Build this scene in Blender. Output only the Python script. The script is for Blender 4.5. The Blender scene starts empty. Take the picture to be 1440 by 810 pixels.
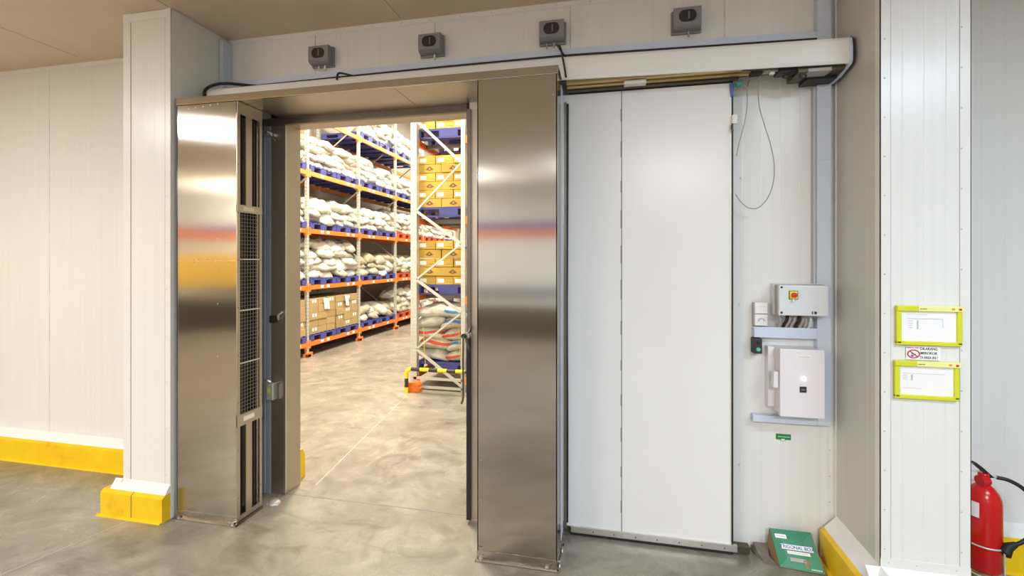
import bpy, bmesh, math, random
from mathutils import Vector, Matrix, noise
S = 1.4                      # plan units -> metres
PI = math.pi
scn = bpy.context.scene
COL = scn.collection

# ------------------------------------------------------------------ materials
def new_mat(name):
    m = bpy.data.materials.new(name); m.use_nodes = True
    nt = m.node_tree; b = nt.nodes['Principled BSDF']
    return m, nt, b
def setp(b, col=None, rough=None, metal=None, spec=None, **k):
    if col is not None: b.inputs['Base Color'].default_value = (*col, 1)
    if rough is not None: b.inputs['Roughness'].default_value = rough
    if metal is not None: b.inputs['Metallic'].default_value = metal
    if spec is not None: b.inputs['Specular IOR Level'].default_value = spec
    for n, v in k.items(): b.inputs[n].default_value = v
def N(nt, t, **k):
    n = nt.nodes.new(t)
    for a, v in k.items():
        if a.startswith('i_'): n.inputs[int(a[2:])].default_value = v
        else: setattr(n, a, v)
    return n
def L(nt, a, b): nt.links.new(a, b)
def ramp(nt, fac, stops):
    r = N(nt, 'ShaderNodeValToRGB')
    el = r.color_ramp.elements
    while len(el) < len(stops): el.new(.5)
    for e, (p, c) in zip(el, stops): e.position = p; e.color = (*c, 1) if len(c) == 3 else c
    L(nt, fac, r.inputs[0]); return r.outputs[0]
def mix(nt, fac, a, b, mode='MIX'):
    m = N(nt, 'ShaderNodeMix', data_type='RGBA', blend_type=mode)
    for i, v in ((0, fac), (6, a), (7, b)):
        if isinstance(v, (int, float)): m.inputs[i].default_value = v
        elif isinstance(v, tuple): m.inputs[i].default_value = (*v, 1)
        else: L(nt, v, m.inputs[i])
    return m.outputs[2]
def noise_tex(nt, scale, detail=4, rough=.6, coord='Object', sc=(1, 1, 1)):
    t = N(nt, 'ShaderNodeTexCoord'); mp = N(nt, 'ShaderNodeMapping')
    mp.inputs['Scale'].default_value = sc
    L(nt, t.outputs[coord], mp.inputs[0])
    n = N(nt, 'ShaderNodeTexNoise'); n.inputs['Scale'].default_value = scale
    n.inputs['Detail'].default_value = detail; n.inputs['Roughness'].default_value = rough
    L(nt, mp.outputs[0], n.inputs['Vector']); return n
def bump(nt, b, h, strength=.3, dist=.01):
    n = N(nt, 'ShaderNodeBump'); n.inputs['Strength'].default_value = strength
    n.inputs['Distance'].default_value = dist
    L(nt, h, n.inputs['Height']); L(nt, n.outputs[0], b.inputs['Normal'])

def plain(name, col, rough=.5, metal=0., var=.06, scale=9., **k):
    """a colour with a little wear"""
    m, nt, b = new_mat(name); setp(b, col, rough, metal, **k)
    n = noise_tex(nt, scale, 5)
    c = mix(nt, n.outputs[0], tuple(x*(1-var) for x in col), tuple(min(1, x*(1+var)) for x in col))
    L(nt, c, b.inputs['Base Color'])
    return m
def panel_mat(name, col, axis=0, pitch=.1, seam=.81, off=0., rough=.28, rib=.15):
    """painted sandwich panel: faint vertical ribs and panel joints"""
    m, nt, b = new_mat(name); setp(b, col, rough)
    t = N(nt, 'ShaderNodeTexCoord'); sp = N(nt, 'ShaderNodeSeparateXYZ'); L(nt, t.outputs['Object'], sp.inputs[0])
    def line(p, w, o=0.):
        a = N(nt, 'ShaderNodeMath', operation='ADD'); L(nt, sp.outputs[axis], a.inputs[0]); a.inputs[1].default_value = -o*S + 200*p*S
        d = N(nt, 'ShaderNodeMath', operation='DIVIDE'); L(nt, a.outputs[0], d.inputs[0]); d.inputs[1].default_value = p*S
        f = N(nt, 'ShaderNodeMath', operation='FRACT'); L(nt, d.outputs[0], f.inputs[0])
        s = N(nt, 'ShaderNodeMath', operation='SUBTRACT'); L(nt, f.outputs[0], s.inputs[0]); s.inputs[1].default_value = .5
        ab = N(nt, 'ShaderNodeMath', operation='ABSOLUTE'); L(nt, s.outputs[0], ab.inputs[0])
        g = N(nt, 'ShaderNodeMapRange'); L(nt, ab.outputs[0], g.inputs[0])
        g.inputs[1].default_value = .5 - w/p; g.inputs[2].default_value = .5; g.inputs[3].default_value = 0; g.inputs[4].default_value = 1
        return g.outputs[0]
    n = noise_tex(nt, 2.2, 5, .6, 'Object', (1, 1, .25))
    st = noise_tex(nt, 1.0, 3, .5, 'Object', (30, 30, .35))
    c = mix(nt, n.outputs[0], tuple(x*.95 for x in col), tuple(min(1, x*1.03) for x in col))
    sr = ramp(nt, st.outputs[0], [(.35, (.975, .972, .968)), (.6, (1, 1, 1))])
    c = mix(nt, 1., c, sr, 'MULTIPLY')
    r = line(pitch, .004, off)
    rr = mix(nt, r, (1, 1, 1), (.96, .955, .95)); c = mix(nt, rib*6 if rib < .16 else 1., c, rr, 'MULTIPLY')
    if seam:
        s = line(seam, .0045, off); wn = noise_tex(nt, 3., 4, .6, 'Object', (1, 1, 1.6))
        wr = ramp(nt, wn.outputs[0], [(.4, (.62, .60, .56)), (.62, (.30, .28, .25))])
        c = mix(nt, s, c, wr)
    L(nt, c, b.inputs['Base Color'])
    bump(nt, b, r, rib, .004)
    return m
WHITE = (.79, .80, .79)
M_wall = panel_mat('wall panel', WHITE, 0, .09, .81, -.231)
M_wall_l = panel_mat('wall panel left', WHITE, 0, .1, .82, -4.154)
M_wall_r = panel_mat('wall panel right', WHITE, 0, .10, 0)
M_wall_s = panel_mat('wall panel shaded', (.62, .605, .57), 1, .1, 0)  # darker copy of the white panel, stands for shade on the pier side
M_pier = panel_mat('pier panel', WHITE, 0, .0765, 0, 1.093)
M_pier_l = panel_mat('pier panel left', WHITE, 0, .075, 0, -2.84, rib=.1)
M_trimw = plain('white painted metal', (.78, .78, .76), .3, var=.03)
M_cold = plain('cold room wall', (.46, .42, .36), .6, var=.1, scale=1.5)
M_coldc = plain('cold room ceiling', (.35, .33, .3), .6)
M_bluegrey = plain('blue grey channel', (.60, .68, .82), .35, var=.04)
M_duct = plain('grey blue duct', (.30, .33, .40), .4, var=.05)
M_leaf = plain('door leaf', (.80, .81, .82), .28, var=.02, scale=2)
M_black = plain('black rubber', (.012, .012, .013), .5, var=.2)
M_dark = plain('dark void', (.02, .018, .016), .7)
M_mech = plain('grimy mechanism', (.10, .075, .05), .45, .6, var=.5, scale=30)
M_alu = plain('aluminium', (.62, .61, .58), .32, .9, var=.12, scale=20)
M_brass = plain('yellowed rail', (.62, .48, .22), .3, .8, var=.15)
M_steel_d = plain('dark steel', (.20, .175, .15), .35, .8, var=.15, scale=6)
M_gal = plain('galvanised steel', (.66, .66, .60), .42, .45, var=.08)
M_orange = plain('orange paint', (.86, .20, .025), .42, var=.08)
M_orange2 = plain('faded orange paint', (.80, .30, .06), .45, var=.1)
M_bluep = plain('blue plastic', (.07, .075, .29), .5, var=.3, scale=14)
M_redp = plain('red orange plastic', (.52, .09, .04), .5, var=.15)
M_grey = plain('grey plastic', (.25, .245, .25), .5, var=.08)
M_greyd = plain('dark lens', (.035, .03, .032), .15)
M_lens = plain('lens strip', (.16, .15, .15), .3)
M_lgrey = plain('light grey enclosure', (.66, .70, .74), .35, var=.03)
M_encl = plain('off white enclosure', (.77, .75, .79), .35, var=.02)
M_white = plain('white plastic', (.82, .82, .80), .35, var=.02)
M_paper = plain('paper', (.88, .88, .90), .6, var=.02)
M_ink = plain('black ink', (.03, .03, .04), .6)
M_inkg = plain('grey ink', (.50, .51, .55), .6)
M_red = plain('red paint', (.60, .008, .010), .22, var=.06)
M_redink = plain('red ink', (.55, .02, .03), .5)
M_blueink = plain('blue ink', (.03, .05, .40), .5)
M_lime = plain('lime yellow plastic', (.66, .70, .03), .35, var=.05)
M_limec = plain('pale yellow clip', (.85, .87, .35), .25, var=.04)
M_yplate = plain('yellow plate', (.90, .72, .02), .4)
M_green = plain('green card', (.0, .19, .075), .4, var=.12, scale=6)
M_greens = plain('green sticker', (.01, .22, .06), .4)
M_cardb = plain('brown card edge', (.30, .20, .10), .8)
M_conduit = plain('grey conduit', (.40, .37, .35), .5)
M_wire = plain('grey wire', (.28, .28, .27), .5)
M_whitecurb = plain('white curb ledge', (.84, .84, .83), .45, var=.04)
M_blueb = plain('blue bracket', (.05, .14, .42), .4)
M_teal = plain('teal terminal', (.0, .25, .28), .4)
M_yrope = plain('yellow strap', (.85, .65, .10), .5)
M_mortar = plain('old mortar', (.17, .145, .12), .9, var=.5, scale=25)
M_joint = plain('pale filled joint', (.42, .40, .36), .7, var=.2)
M_shadowgap = plain('joint sealant', (.22, .21, .19), .8)

def yellow_mat():
    m, nt, b = new_mat('yellow curb paint'); setp(b, (.8, .5, .01), .33)
    n = noise_tex(nt, 3.2, 6, .65)
    c = ramp(nt, n.outputs[0], [(.25, (.62, .33, .004)), (.42, (.84, .54, .008)), (.7, (.90, .62, .01))])
    n2 = noise_tex(nt, 26, 6, .7)
    sc = ramp(nt, n2.outputs[0], [(.27, (.45, .35, .2)), (.33, (1, 1, 1))])
    L(nt, mix(nt, 1., c, sc, 'MULTIPLY'), b.inputs['Base Color'])
    return m
M_yellow = yellow_mat()
M_yband = plain('yellow mirror band', (.95, .60, .06), .5)  # unseen yellow band, made up to give the steel a yellow reflection

def ceiling_mat():
    m, nt, b = new_mat('ceiling panel'); setp(b, (.40, .33, .26), .45)
    n = noise_tex(nt, .9, 6, .6)
    c = ramp(nt, n.outputs[0], [(.3, (.60, .48, .35)), (.7, (.70, .575, .43))])
    L(nt, c, b.inputs['Base Color']); return m
M_ceil = ceiling_mat()

def floor_mat():
    m, nt, b = new_mat('polished concrete'); setp(b, (.4, .37, .33), .3)
    big = noise_tex(nt, .55, 8, .62); mid = noise_tex(nt, 2.2, 10, .66); streak = noise_tex(nt, 1.1, 9, .72, 'Object', (1., 2.6, 1))
    for n_, d_ in ((big, .6), (mid, 1.6), (streak, 1.2)): n_.inputs['Distortion'].default_value = d_
    fine = noise_tex(nt, 34, 6, .7)
    c = ramp(nt, big.outputs[0], [(.32, (.20, .18, .145)), (.5, (.29, .265, .22)), (.68, (.37, .345, .295))])
    c2 = ramp(nt, mid.outputs[0], [(.34, (.58, .54, .48)), (.48, (.93, .92, .90)), (.64, (1.2, 1.18, 1.14))])
    c = mix(nt, .75, c, c2, 'MULTIPLY')
    c3 = ramp(nt, streak.outputs[0], [(.36, (.60, .56, .49)), (.45, (1, 1, 1)), (.56, (1, 1, 1)), (.66, (1.28, 1.26, 1.2))])
    c = mix(nt, .7, c, c3, 'MULTIPLY')
    c4 = ramp(nt, fine.outputs[0], [(.3, (.86, .85, .83)), (.6, (1.04, 1.04, 1.04))])
    c = mix(nt, .5, c, c4, 'MULTIPLY')
    L(nt, c, b.inputs['Base Color'])
    r = ramp(nt, mid.outputs[0], [(.3, (.36, .36, .36)), (.7, (.22, .22, .22))])
    L(nt, r, b.inputs['Roughness'])
    bump(nt, b, fine.outputs[0], .06, .002)
    return m
M_floor = floor_mat()

def stainless(name, col, rough=.15, aniso=.95, rot=0.):
    m, nt, b = new_mat(name); setp(b, col, rough, 1.0)
    b.inputs['Anisotropic'].default_value = aniso; b.inputs['Anisotropic Rotation'].default_value = rot
    t = N(nt, 'ShaderNodeTangent', direction_type='RADIAL', axis='Z'); L(nt, t.outputs[0], b.inputs['Tangent'])
    n = noise_tex(nt, 3., 4, .6, 'Object', (60, 60, .4))
    n2 = noise_tex(nt, 1.3, 4, .6)
    c = mix(nt, n.outputs[0], tuple(x*.93 for x in col), tuple(min(1, x*1.06) for x in col))
    c = mix(nt, n2.outputs[0], c, mix(nt, 1., c, (.9, .88, .84), 'MULTIPLY'))
    L(nt, c, b.inputs['Base Color'])
    return m
M_ss = stainless('brushed stainless', (.50, .485, .45))
M_ss2 = stainless('brushed stainless frame', (.56, .51, .45), .42, .4)

def bag_mat(name, base, stripe=None):
    m, nt, b = new_mat(name); setp(b, base, .55)
    oi = N(nt, 'ShaderNodeObjectInfo')
    tint = ramp(nt, oi.outputs['Random'], [(0, (.92, .89, .80)), (.25, (1, .99, .95)), (.7, (.97, .95, .90)), (.86, (.90, .83, .70)), (1, (1., 1., 1.))])
    n = noise_tex(nt, 7, 5, .6)
    c = mix(nt, n.outputs[0], tuple(x*.72 for x in base), base)
    c = mix(nt, 1., c, tint, 'MULTIPLY')
    t = N(nt, 'ShaderNodeTexCoord')
    add = N(nt, 'ShaderNodeVectorMath', operation='ADD'); L(nt, t.outputs['Object'], add.inputs[0])
    mul = N(nt, 'ShaderNodeMath', operation='MULTIPLY'); L(nt, oi.outputs['Random'], mul.inputs[0]); mul.inputs[1].default_value = 37.
    L(nt, mul.outputs[0], add.inputs[1])
    pn = N(nt, 'ShaderNodeTexNoise'); pn.inputs['Scale'].default_value = 4.2; pn.inputs['Detail'].default_value = 1.5; L(nt, add.outputs[0], pn.inputs['Vector'])
    hue = ramp(nt, oi.outputs['Random'], [(0, (.25, .40, .70)), (.3, (.75, .30, .25)), (.5, (.35, .55, .45)), (.7, (.30, .38, .70)), (1, (.6, .5, .35))])
    msk = ramp(nt, pn.outputs[0], [(.63, (0, 0, 0)), (.66, (1, 1, 1))])
    bw = N(nt, 'ShaderNodeRGBToBW'); L(nt, msk, bw.inputs[0])
    mm = N(nt, 'ShaderNodeMath', operation='MULTIPLY'); L(nt, bw.outputs[0], mm.inputs[0]); mm.inputs[1].default_value = .55
    c = mix(nt, mm.outputs[0], c, hue)
    if stripe:
        sp = N(nt, 'ShaderNodeSeparateXYZ'); L(nt, t.outputs['Object'], sp.inputs[0])
        wv = noise_tex(nt, 1.7, 2, .5); ws = N(nt, 'ShaderNodeMath', operation='MULTIPLY_ADD'); L(nt, wv.outputs[0], ws.inputs[0]); ws.inputs[1].default_value = .22; ws.inputs[2].default_value = .0
        s1 = N(nt, 'ShaderNodeMath', operation='SUBTRACT'); L(nt, sp.outputs[2], s1.inputs[0]); L(nt, ws.outputs[0], s1.inputs[1])
        a = N(nt, 'ShaderNodeMath', operation='ABSOLUTE'); L(nt, s1.outputs[0], a.inputs[0])
        lt = N(nt, 'ShaderNodeMath', operation='LESS_THAN'); L(nt, a.outputs[0], lt.inputs[0]); lt.inputs[1].default_value = .019
        c = mix(nt, lt.outputs[0], c, stripe)
    L(nt, c, b.inputs['Base Color'])
    w = noise_tex(nt, 8, 6, .62); w.inputs['Distortion'].default_value = 1.2; bump(nt, b, w.outputs[0], .9, .05)
    return m
M_bag = bag_mat('woven sack', (.76, .74, .68))
M_bagd = bag_mat('dusty woven sack', (.46, .42, .33))
M_bagr = bag_mat('red striped sack', (.84, .80, .70), (.72, .10, .06))
M_bagb = bag_mat('blue striped sack', (.86, .84, .78), (.08, .28, .62))

def carton(name, col):
    m, nt, b = new_mat(name); setp(b, col, .7)
    oi = N(nt, 'ShaderNodeObjectInfo'); n = noise_tex(nt, 5, 4)
    c = mix(nt, n.outputs[0], tuple(x*.9 for x in col), col)
    tint = ramp(nt, oi.outputs['Random'], [(0, (.84, .84, .84)), (1, (1.05, 1.03, 1.))])
    L(nt, mix(nt, 1., c, tint, 'MULTIPLY'), b.inputs['Base Color']); return m
M_carton = carton('ochre carton', (.66, .43, .075))
M_cartonb = carton('brown carton', (.43, .31, .14))
M_logo = plain('brown print', (.20, .09, .05), .7)

def emis(name, col, st):
    m, nt, b = new_mat(name); setp(b, (.1, .1, .1), .5)
    b.inputs['Emission Color'].default_value = (*col, 1); b.inputs['Emission Strength'].default_value = st
    return m
M_led = emis('lit indicator', (1, .98, .95), 4.)
M_gled = emis('green push button', (.05, .75, .45), .5)

# ------------------------------------------------------------------ mesh builder
class MB:
    def __init__(s): s.v = []; s.f = []; s.mi = []; s.mats = []; s.sm = []
    def m(s, mat):
        if mat not in s.mats: s.mats.append(mat)
        return s.mats.index(mat)
    def add(s, vs, fs, mat, smooth=False):
        o = len(s.v); s.v += [Vector(p) for p in vs]
        k = s.m(mat)
        for f in fs: s.f.append([o+i for i in f]); s.mi.append(k); s.sm.append(smooth)
        return s
    def box(s, x0, x1, y0, y1, z0, z1, mat, bev=0.):
        if x0 > x1: x0, x1 = x1, x0
        if y0 > y1: y0, y1 = y1, y0
        if z0 > z1: z0, z1 = z1, z0
        if bev <= 0:
            vs = [(x, y, z) for x in (x0, x1) for y in (y0, y1) for z in (z0, z1)]
            fs = [(0, 1, 3, 2), (4, 6, 7, 5), (0, 4, 5, 1), (2, 3, 7, 6), (0, 2, 6, 4), (1, 5, 7, 3)]
            return s.add(vs, fs, mat)
        bm = bmesh.new(); bmesh.ops.create_cube(bm, size=1)
        for v in bm.verts: v.co = Vector(((x0+x1)/2+v.co.x*(x1-x0), (y0+y1)/2+v.co.y*(y1-y0), (z0+z1)/2+v.co.z*(z1-z0)))
        bmesh.ops.bevel(bm, geom=bm.edges[:], offset=bev, segments=2, affect='EDGES', profile=.6)
        bm.verts.index_update()
        s.add([v.co.copy() for v in bm.verts], [[v.index for v in f.verts] for f in bm.faces], mat); bm.free(); return s
    def prism(s, poly, axis, a, b, mat):
        """poly: 2D points in the other two axes (in x,y,z order), extruded along axis from a to b"""
        n = len(poly)
        def pt(p, t):
            if axis == 0: return (t, p[0], p[1])
            if axis == 1: return (p[0], t, p[1])
            return (p[0], p[1], t)
        vs = [pt(p, a) for p in poly] + [pt(p, b) for p in poly]
        fs = [list(range(n))[::-1], list(range(n, 2*n))] + [[i, (i+1) % n, n+(i+1) % n, n+i] for i in range(n)]
        return s.add(vs, fs, mat)
    def tube(s, path, r, mat, n=10, caps=True):
        path = [Vector(p) for p in path]; rings = []
        prev = None
        for i, p in enumerate(path):
            d = (path[min(i+1, len(path)-1)] - path[max(i-1, 0)]).normalized()
            if prev is None:
                up = Vector((0, 0, 1)) if abs(d.z) < .9 else Vector((1, 0, 0))
                a = d.cross(up).normalized()
            else: a = (prev - d*prev.dot(d)).normalized()
            prev = a; b = d.cross(a)
            rr = r[i] if isinstance(r, (list, tuple)) else r
            rings.append([p + a*math.cos(2*PI*k/n)*rr + b*math.sin(2*PI*k/n)*rr for k in range(n)])
        vs = [v for R in rings for v in R]; fs = []
        for i in range(len(path)-1):
            for k in range(n): fs.append((i*n+k, i*n+(k+1) % n, (i+1)*n+(k+1) % n, (i+1)*n+k))
        s.add(vs, fs, mat, True)
        if caps:
            s.add(rings[0], [list(range(n))[::-1]], mat); s.add(rings[-1], [list(range(n))], mat)
        return s
    def cyl(s, p0, p1, r, mat, n=16): return s.tube([p0, p1], r, mat, n)
    def lathe(s, c, prof, mat, n=28):
        vs = [(c[0]+r*math.cos(2*PI*k/n), c[1]+r*math.sin(2*PI*k/n), c[2]+z) for r, z in prof for k in range(n)]
        fs = [(i*n+k, i*n+(k+1) % n, (i+1)*n+(k+1) % n, (i+1)*n+k) for i in range(len(prof)-1) for k in range(n)]
        return s.add(vs, fs, mat, True)
    def bar(s, p0, p1, w, t, mat, side=(0, 1, 0)):
        """rectangular bar between two points; t = thickness along side, w = width across"""
        p0, p1 = Vector(p0), Vector(p1); d = (p1-p0).normalized(); sd = Vector(side); sd = (sd - d*sd.dot(d)).normalized(); c = d.cross(sd)
        vs = []
        for p in (p0, p1):
            for a, b in ((-1, -1), (1, -1), (1, 1), (-1, 1)): vs.append(p + c*a*w/2 + sd*b*t/2)
        return s.add(vs, [(3, 2, 1, 0), (4, 5, 6, 7), (0, 1, 5, 4), (1, 2, 6, 5), (2, 3, 7, 6), (3, 0, 4, 7)], mat)
    def dots_y(s, pts, y, r, mat, n=8):
        """rivet heads on a surface facing -y"""
        for x, z in pts:
            ring = [(x+r*math.cos(2*PI*k/n), y-.0012, z+r*math.sin(2*PI*k/n)) for k in range(n)]
            base = [(x+1.3*r*math.cos(2*PI*k/n), y, z+1.3*r*math.sin(2*PI*k/n)) for k in range(n)]
            s.add(base+ring, [list(range(n, 2*n))[::-1]] + [(k, n+k, n+(k+1) % n, (k+1) % n) for k in range(n)], mat)
        return s
    def dots_x(s, pts, x, r, mat, sgn=1, n=8):
        for y, z in pts:
            ring = [(x+sgn*.0012, y+r*math.cos(2*PI*k/n), z+r*math.sin(2*PI*k/n)) for k in range(n)]
            s.add(ring, [list(range(n)) if sgn > 0 else list(range(n))[::-1]], mat)
        return s
    def build(s, name, parent=None, smooth_angle=None):
        me = bpy.data.meshes.new(name)
        o = Vector(parent.matrix_basis.translation) if parent else Vector((0, 0, 0))
        p = parent
        org = Vector((0, 0, 0))
        while p is not None: org += Vector(p.location); p = p.parent
        me.from_pydata([v*S - org for v in s.v], [], s.f)
        for m in s.mats: me.materials.append(m)
        for i, p in enumerate(me.polygons): p.material_index = s.mi[i]; p.use_smooth = s.sm[i]
        me.update()
        ob = bpy.data.objects.new(name, me); COL.objects.link(ob)
        if parent: ob.parent = parent
        return ob
def tag(o, label, cat, group=None, kind=None):
    if label: o['label'] = label
    if cat: o['category'] = cat
    if group: o['group'] = group
    if kind: o['kind'] = kind
    return o
def thing(name, label, cat, loc, group=None):
    o = bpy.data.objects.new(name, None); COL.objects.link(o)
    o.location = Vector(loc)*S; o.empty_display_size = .1
    return tag(o, label, cat, group)
def struct(o): o['kind'] = 'structure'; return o
def text(name, body, x, y, z, size, mat, parent, align='CENTER', sx=1., rot=(PI/2, 0, 0)):
    c = bpy.data.curves.new(name, 'FONT'); c.body = body; c.size = size*S; c.align_x = align; c.align_y = 'CENTER'
    c.extrude = .0004; c.materials.append(mat); c.offset = size*S*.012
    tmp = bpy.data.objects.new(name, c); COL.objects.link(tmp)
    me = bpy.data.meshes.new_from_object(tmp.evaluated_get(bpy.context.evaluated_depsgraph_get()))
    bpy.data.objects.remove(tmp); me.name = name
    o = bpy.data.objects.new(name, me); COL.objects.link(o)
    if not me.materials: me.materials.append(mat)
    org = Vector((0, 0, 0)); p = parent
    while p is not None: org += Vector(p.location); p = p.parent
    o.location = Vector((x, y, z))*S - org; o.rotation_euler = rot; o.scale = (sx, 1, 1)
    o.parent = parent
    return o
def arc_smooth(pts, n=6):
    """Catmull-Rom through points"""
    P = [Vector(p) for p in pts]; P = [P[0]*2-P[1]] + P + [P[-1]*2-P[-2]]; out = []
    for i in range(1, len(P)-2):
        for k in range(n):
            t = k/n; a, b, c, d = P[i-1], P[i], P[i+1], P[i+2]
            out.append(.5*((2*b) + (-a+c)*t + (2*a-5*b+4*c-d)*t*t + (-a+3*b-3*c+d)*t**3))
    out.append(P[-2]); return out

# ------------------------------------------------------------------ the setting
ZC = 2.96
struct(MB().box(-9, 5.5, -4.3, 17, -.1, 0, M_floor).build('floor'))
struct(MB().box(-9, 5.5, -4.3, 2.80, ZC, ZC+.08, M_ceil).build('ceiling'))
# ceiling joints
j = MB()
j.box(-2.502, -2.499, -4.2, 2.2, ZC-.0015, ZC+.001, M_shadowgap)
for x in (-3.75, -1.25, .2): j.box(x-.0015, x+.0015, -4.2, 2.6, ZC-.001, ZC+.001, M_shadowgap)
struct(j.build('trim_1'))
XO0, XO1, ZO = -2.04, -.74, 2.37                      # the doorway
w = MB()
w.box(-2.84, XO0, 2.63, 2.73, 0, ZC, M_wall); w.box(XO0, XO1, 2.63, 2.73, ZO, ZC, M_wall); w.box(XO1, 1.093, 2.63, 2.73, 0, ZC, M_wall)
struct(w.build('wall_front'))
struct(MB().box(-9, -2.84, 2.69, 2.79, 0, ZC, M_wall_l).build('wall_left_front'))
struct(MB().box(1.407, 5.5, 2.76, 2.86, 0, ZC, M_wall_r).build('wall_right_front'))
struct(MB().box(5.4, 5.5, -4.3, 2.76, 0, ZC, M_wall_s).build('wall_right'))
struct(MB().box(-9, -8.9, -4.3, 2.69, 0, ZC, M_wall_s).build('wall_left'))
struct(MB().box(-8.9, 5.4, -4.3, -4.2, 0, ZC, M_wall).build('wall_back'))
# left pier
p = MB()
p.box(-2.84, -2.502, 2.215, 2.69, 0, ZC, M_pier_l)
struct(p.build('wall_pier_left'))
t = MB()
for (a, b) in ((-2.843, -2.79), (-2.54, -2.499)): t.box(a, b, 2.2125, 2.2155, .20, ZC, M_trimw)
t.box(-2.843, -2.499, 2.2115, 2.2155, ZC-.05, ZC-.005, M_trimw)
t.box(-2.502, -2.4995, 2.2125, 2.235, 0, ZC, M_trimw)
t.box(-2.502, -2.4985, 2.235, 2.62, ZC-.04, ZC-.003, M_trimw)
t.box(-2.79, -2.7885, 2.2120, 2.2155, .2, ZC-.05, M_conduit); t.box(-2.5415, -2.54, 2.2120, 2.2155, .2, ZC-.05, M_conduit)
t.dots_y([(x, .25+.27*k) for x in (-2.80, -2.53) for k in range(10)], 2.212, .003, M_gal)
t.box(-2.502, -2.4985, 2.575, 2.61, 2.62, ZC-.03, M_bluegrey)
struct(t.build('trim_2'))
# right pier
p = MB(); p.box(1.093, 1.407, 2.215, 2.80, 0, ZC, M_pier)
struct(p.build('wall_pier_right'))
struct(MB().box(1.0915, 1.0935, 2.225, 2.63, .2, ZC, M_wall_s).build('wall_pier_right_side'))  # side face sheet, its shade put into the darker panel colour
t = MB()
t.box(1.0895, 1.128, 2.2125, 2.2155, .225, ZC, M_trimw); t.box(1.0895, 1.093, 2.2125, 2.25, .225, ZC, M_trimw)
t.box(1.372, 1.4095, 2.2125, 2.2155, .225, ZC, M_trimw); t.box(1.407, 1.4095, 2.2125, 2.26, .225, ZC, M_trimw)
t.box(1.0905, 1.4085, 2.2118, 2.2155, .225, .262, M_trimw)
t.box(1.1275, 1.1292, 2.2125, 2.2156, .26, ZC, M_inkg); t.box(1.3705, 1.3722, 2.2125, 2.2156, .26, ZC, M_inkg)
t.dots_y([(1.106, .30+.163*k) for k in range(16)], 2.2125, .0028, M_inkg)
t.dots_y([(1.377, .32+.163*k) for k in range(16)], 2.2125, .0028, M_inkg)
t.dots_y([(1.12, .244), (1.22, .244), (1.36, .244)], 2.2118, .0025, M_inkg)
struct(t.build('trim_3'))
# corner angle between front wall and right pier
t = MB(); t.box(1.066, 1.0915, 2.626, 2.631, .22, ZC, M_trimw); t.box(1.0865, 1.0915, 2.60, 2.63, .22, ZC, M_trimw)
t.dots_y([(1.072, .28+.13*k) for k in range(18)], 2.626, .0028, M_inkg)
struct(t.build('trim_4'))
# top trim on front wall, left wall
t = MB()
t.box(-2.50, 1.09, 2.626, 2.631, ZC-.03, ZC, M_trimw)
t.dots_y([(-2.4+.19*k, ZC-.016) for k in range(19)], 2.626, .003, M_inkg)
t.box(-8.9, -2.843, 2.685, 2.691, ZC-.035, ZC, M_trimw)
t.box(1.41, 5.4, 2.755, 2.761, ZC-.035, ZC, M_trimw)
struct(t.build('trim_5'))
# curbs (yellow kerb with white sloping ledge)
def curb_x(name, x0, x1, ywall, prot=.085, z1=.15, z2=.163, z3=.205, ends=(0, 0), split=None):
    m = MB(); yf = ywall-prot
    e0, e1 = ends
    m.prism([(yf, 0), (ywall, 0), (ywall, z2), (yf+.018, z2), (yf, z1)], 0, x0-e0, x1+e1, M_yellow)
    m.prism([(yf+.018, z2), (ywall, z2), (ywall, z3)], 0, x0-e0*.75, x1+e1*.75, M_whitecurb)
    m.prism([(yf-.014, 0), (yf, 0), (yf, .009)], 0, x0-e0-.012, x1+e1, M_yellow)
    if split: m.box(split-.0015, split+.0015, yf-.0006, yf+.02, .002, z1, M_mech)
    return struct(m.build(name))
def curb_y(name, y0, y1, xwall, prot=.075, z1=.15, z2=.165, z3=.225, sgn=-1):
    m = MB(); xf = xwall+sgn*prot
    m.prism([(xf, 0), (xwall, 0), (xwall, z2), (xf-sgn*.018, z2), (xf, z1)], 1, y0, y1, M_yellow)
    m.prism([(xf-sgn*.018, z2), (xwall, z2), (xwall, z3)], 1, y0, y1, M_whitecurb)
    m.prism([(xf+sgn*.014, 0), (xf, 0), (xf, .009)], 1, y0, y1, M_yellow)
    return struct(m.build(name))
curb_x('baseboard_left', -8.9, -2.84, 2.69)
m = MB()       # foot of the left pier
yf = 2.16
m.prism([(yf, 0), (2.24, 0), (2.24, .15), (yf+.02, .15), (yf, .135)], 0, -2.945, -2.502, M_yellow)
m.box(-2.945, -2.84, 2.23, 2.60, 0, .15, M_yellow)
m.prism([(yf+.02, .15), (2.2145, .15), (2.2145, .20)], 0, -2.90, -2.504, M_whitecurb)
m.prism([(-2.91, .15), (-2.84, .15), (-2.84, .20)], 1, 2.20, 2.60, M_whitecurb)
m.prism([(yf-.016, 0), (yf, 0), (yf, .009)], 0, -2.965, -2.506, M_yellow)
m.box(-2.722, -2.718, yf-.0008, yf+.02, .002, .135, M_mech); m.prism([(yf-.0008, .136), (yf+.0192, .151), (yf+.03, .151), (yf+.03, .12)], 0, -2.7215, -2.7185, M_mech)
struct(m.build('baseboard_pier_left'))
curb_y('baseboard_right', 2.13, 2.60, 1.0915)
m = MB()
m.prism([(2.13, 0), (2.2118, 0), (2.2118, .165), (2.148, .165), (2.13, .15)], 0, 1.0165, 1.485, M_yellow)
m.prism([(2.148, .165), (2.2118, .165), (2.2118, .225)], 0, 1.0345, 1.467, M_whitecurb)
m.prism([(1.485, 0), (1.4095, 0), (1.4095, .165), (1.467, .165), (1.485, .15)], 1, 2.135, 2.675, M_yellow)
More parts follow.
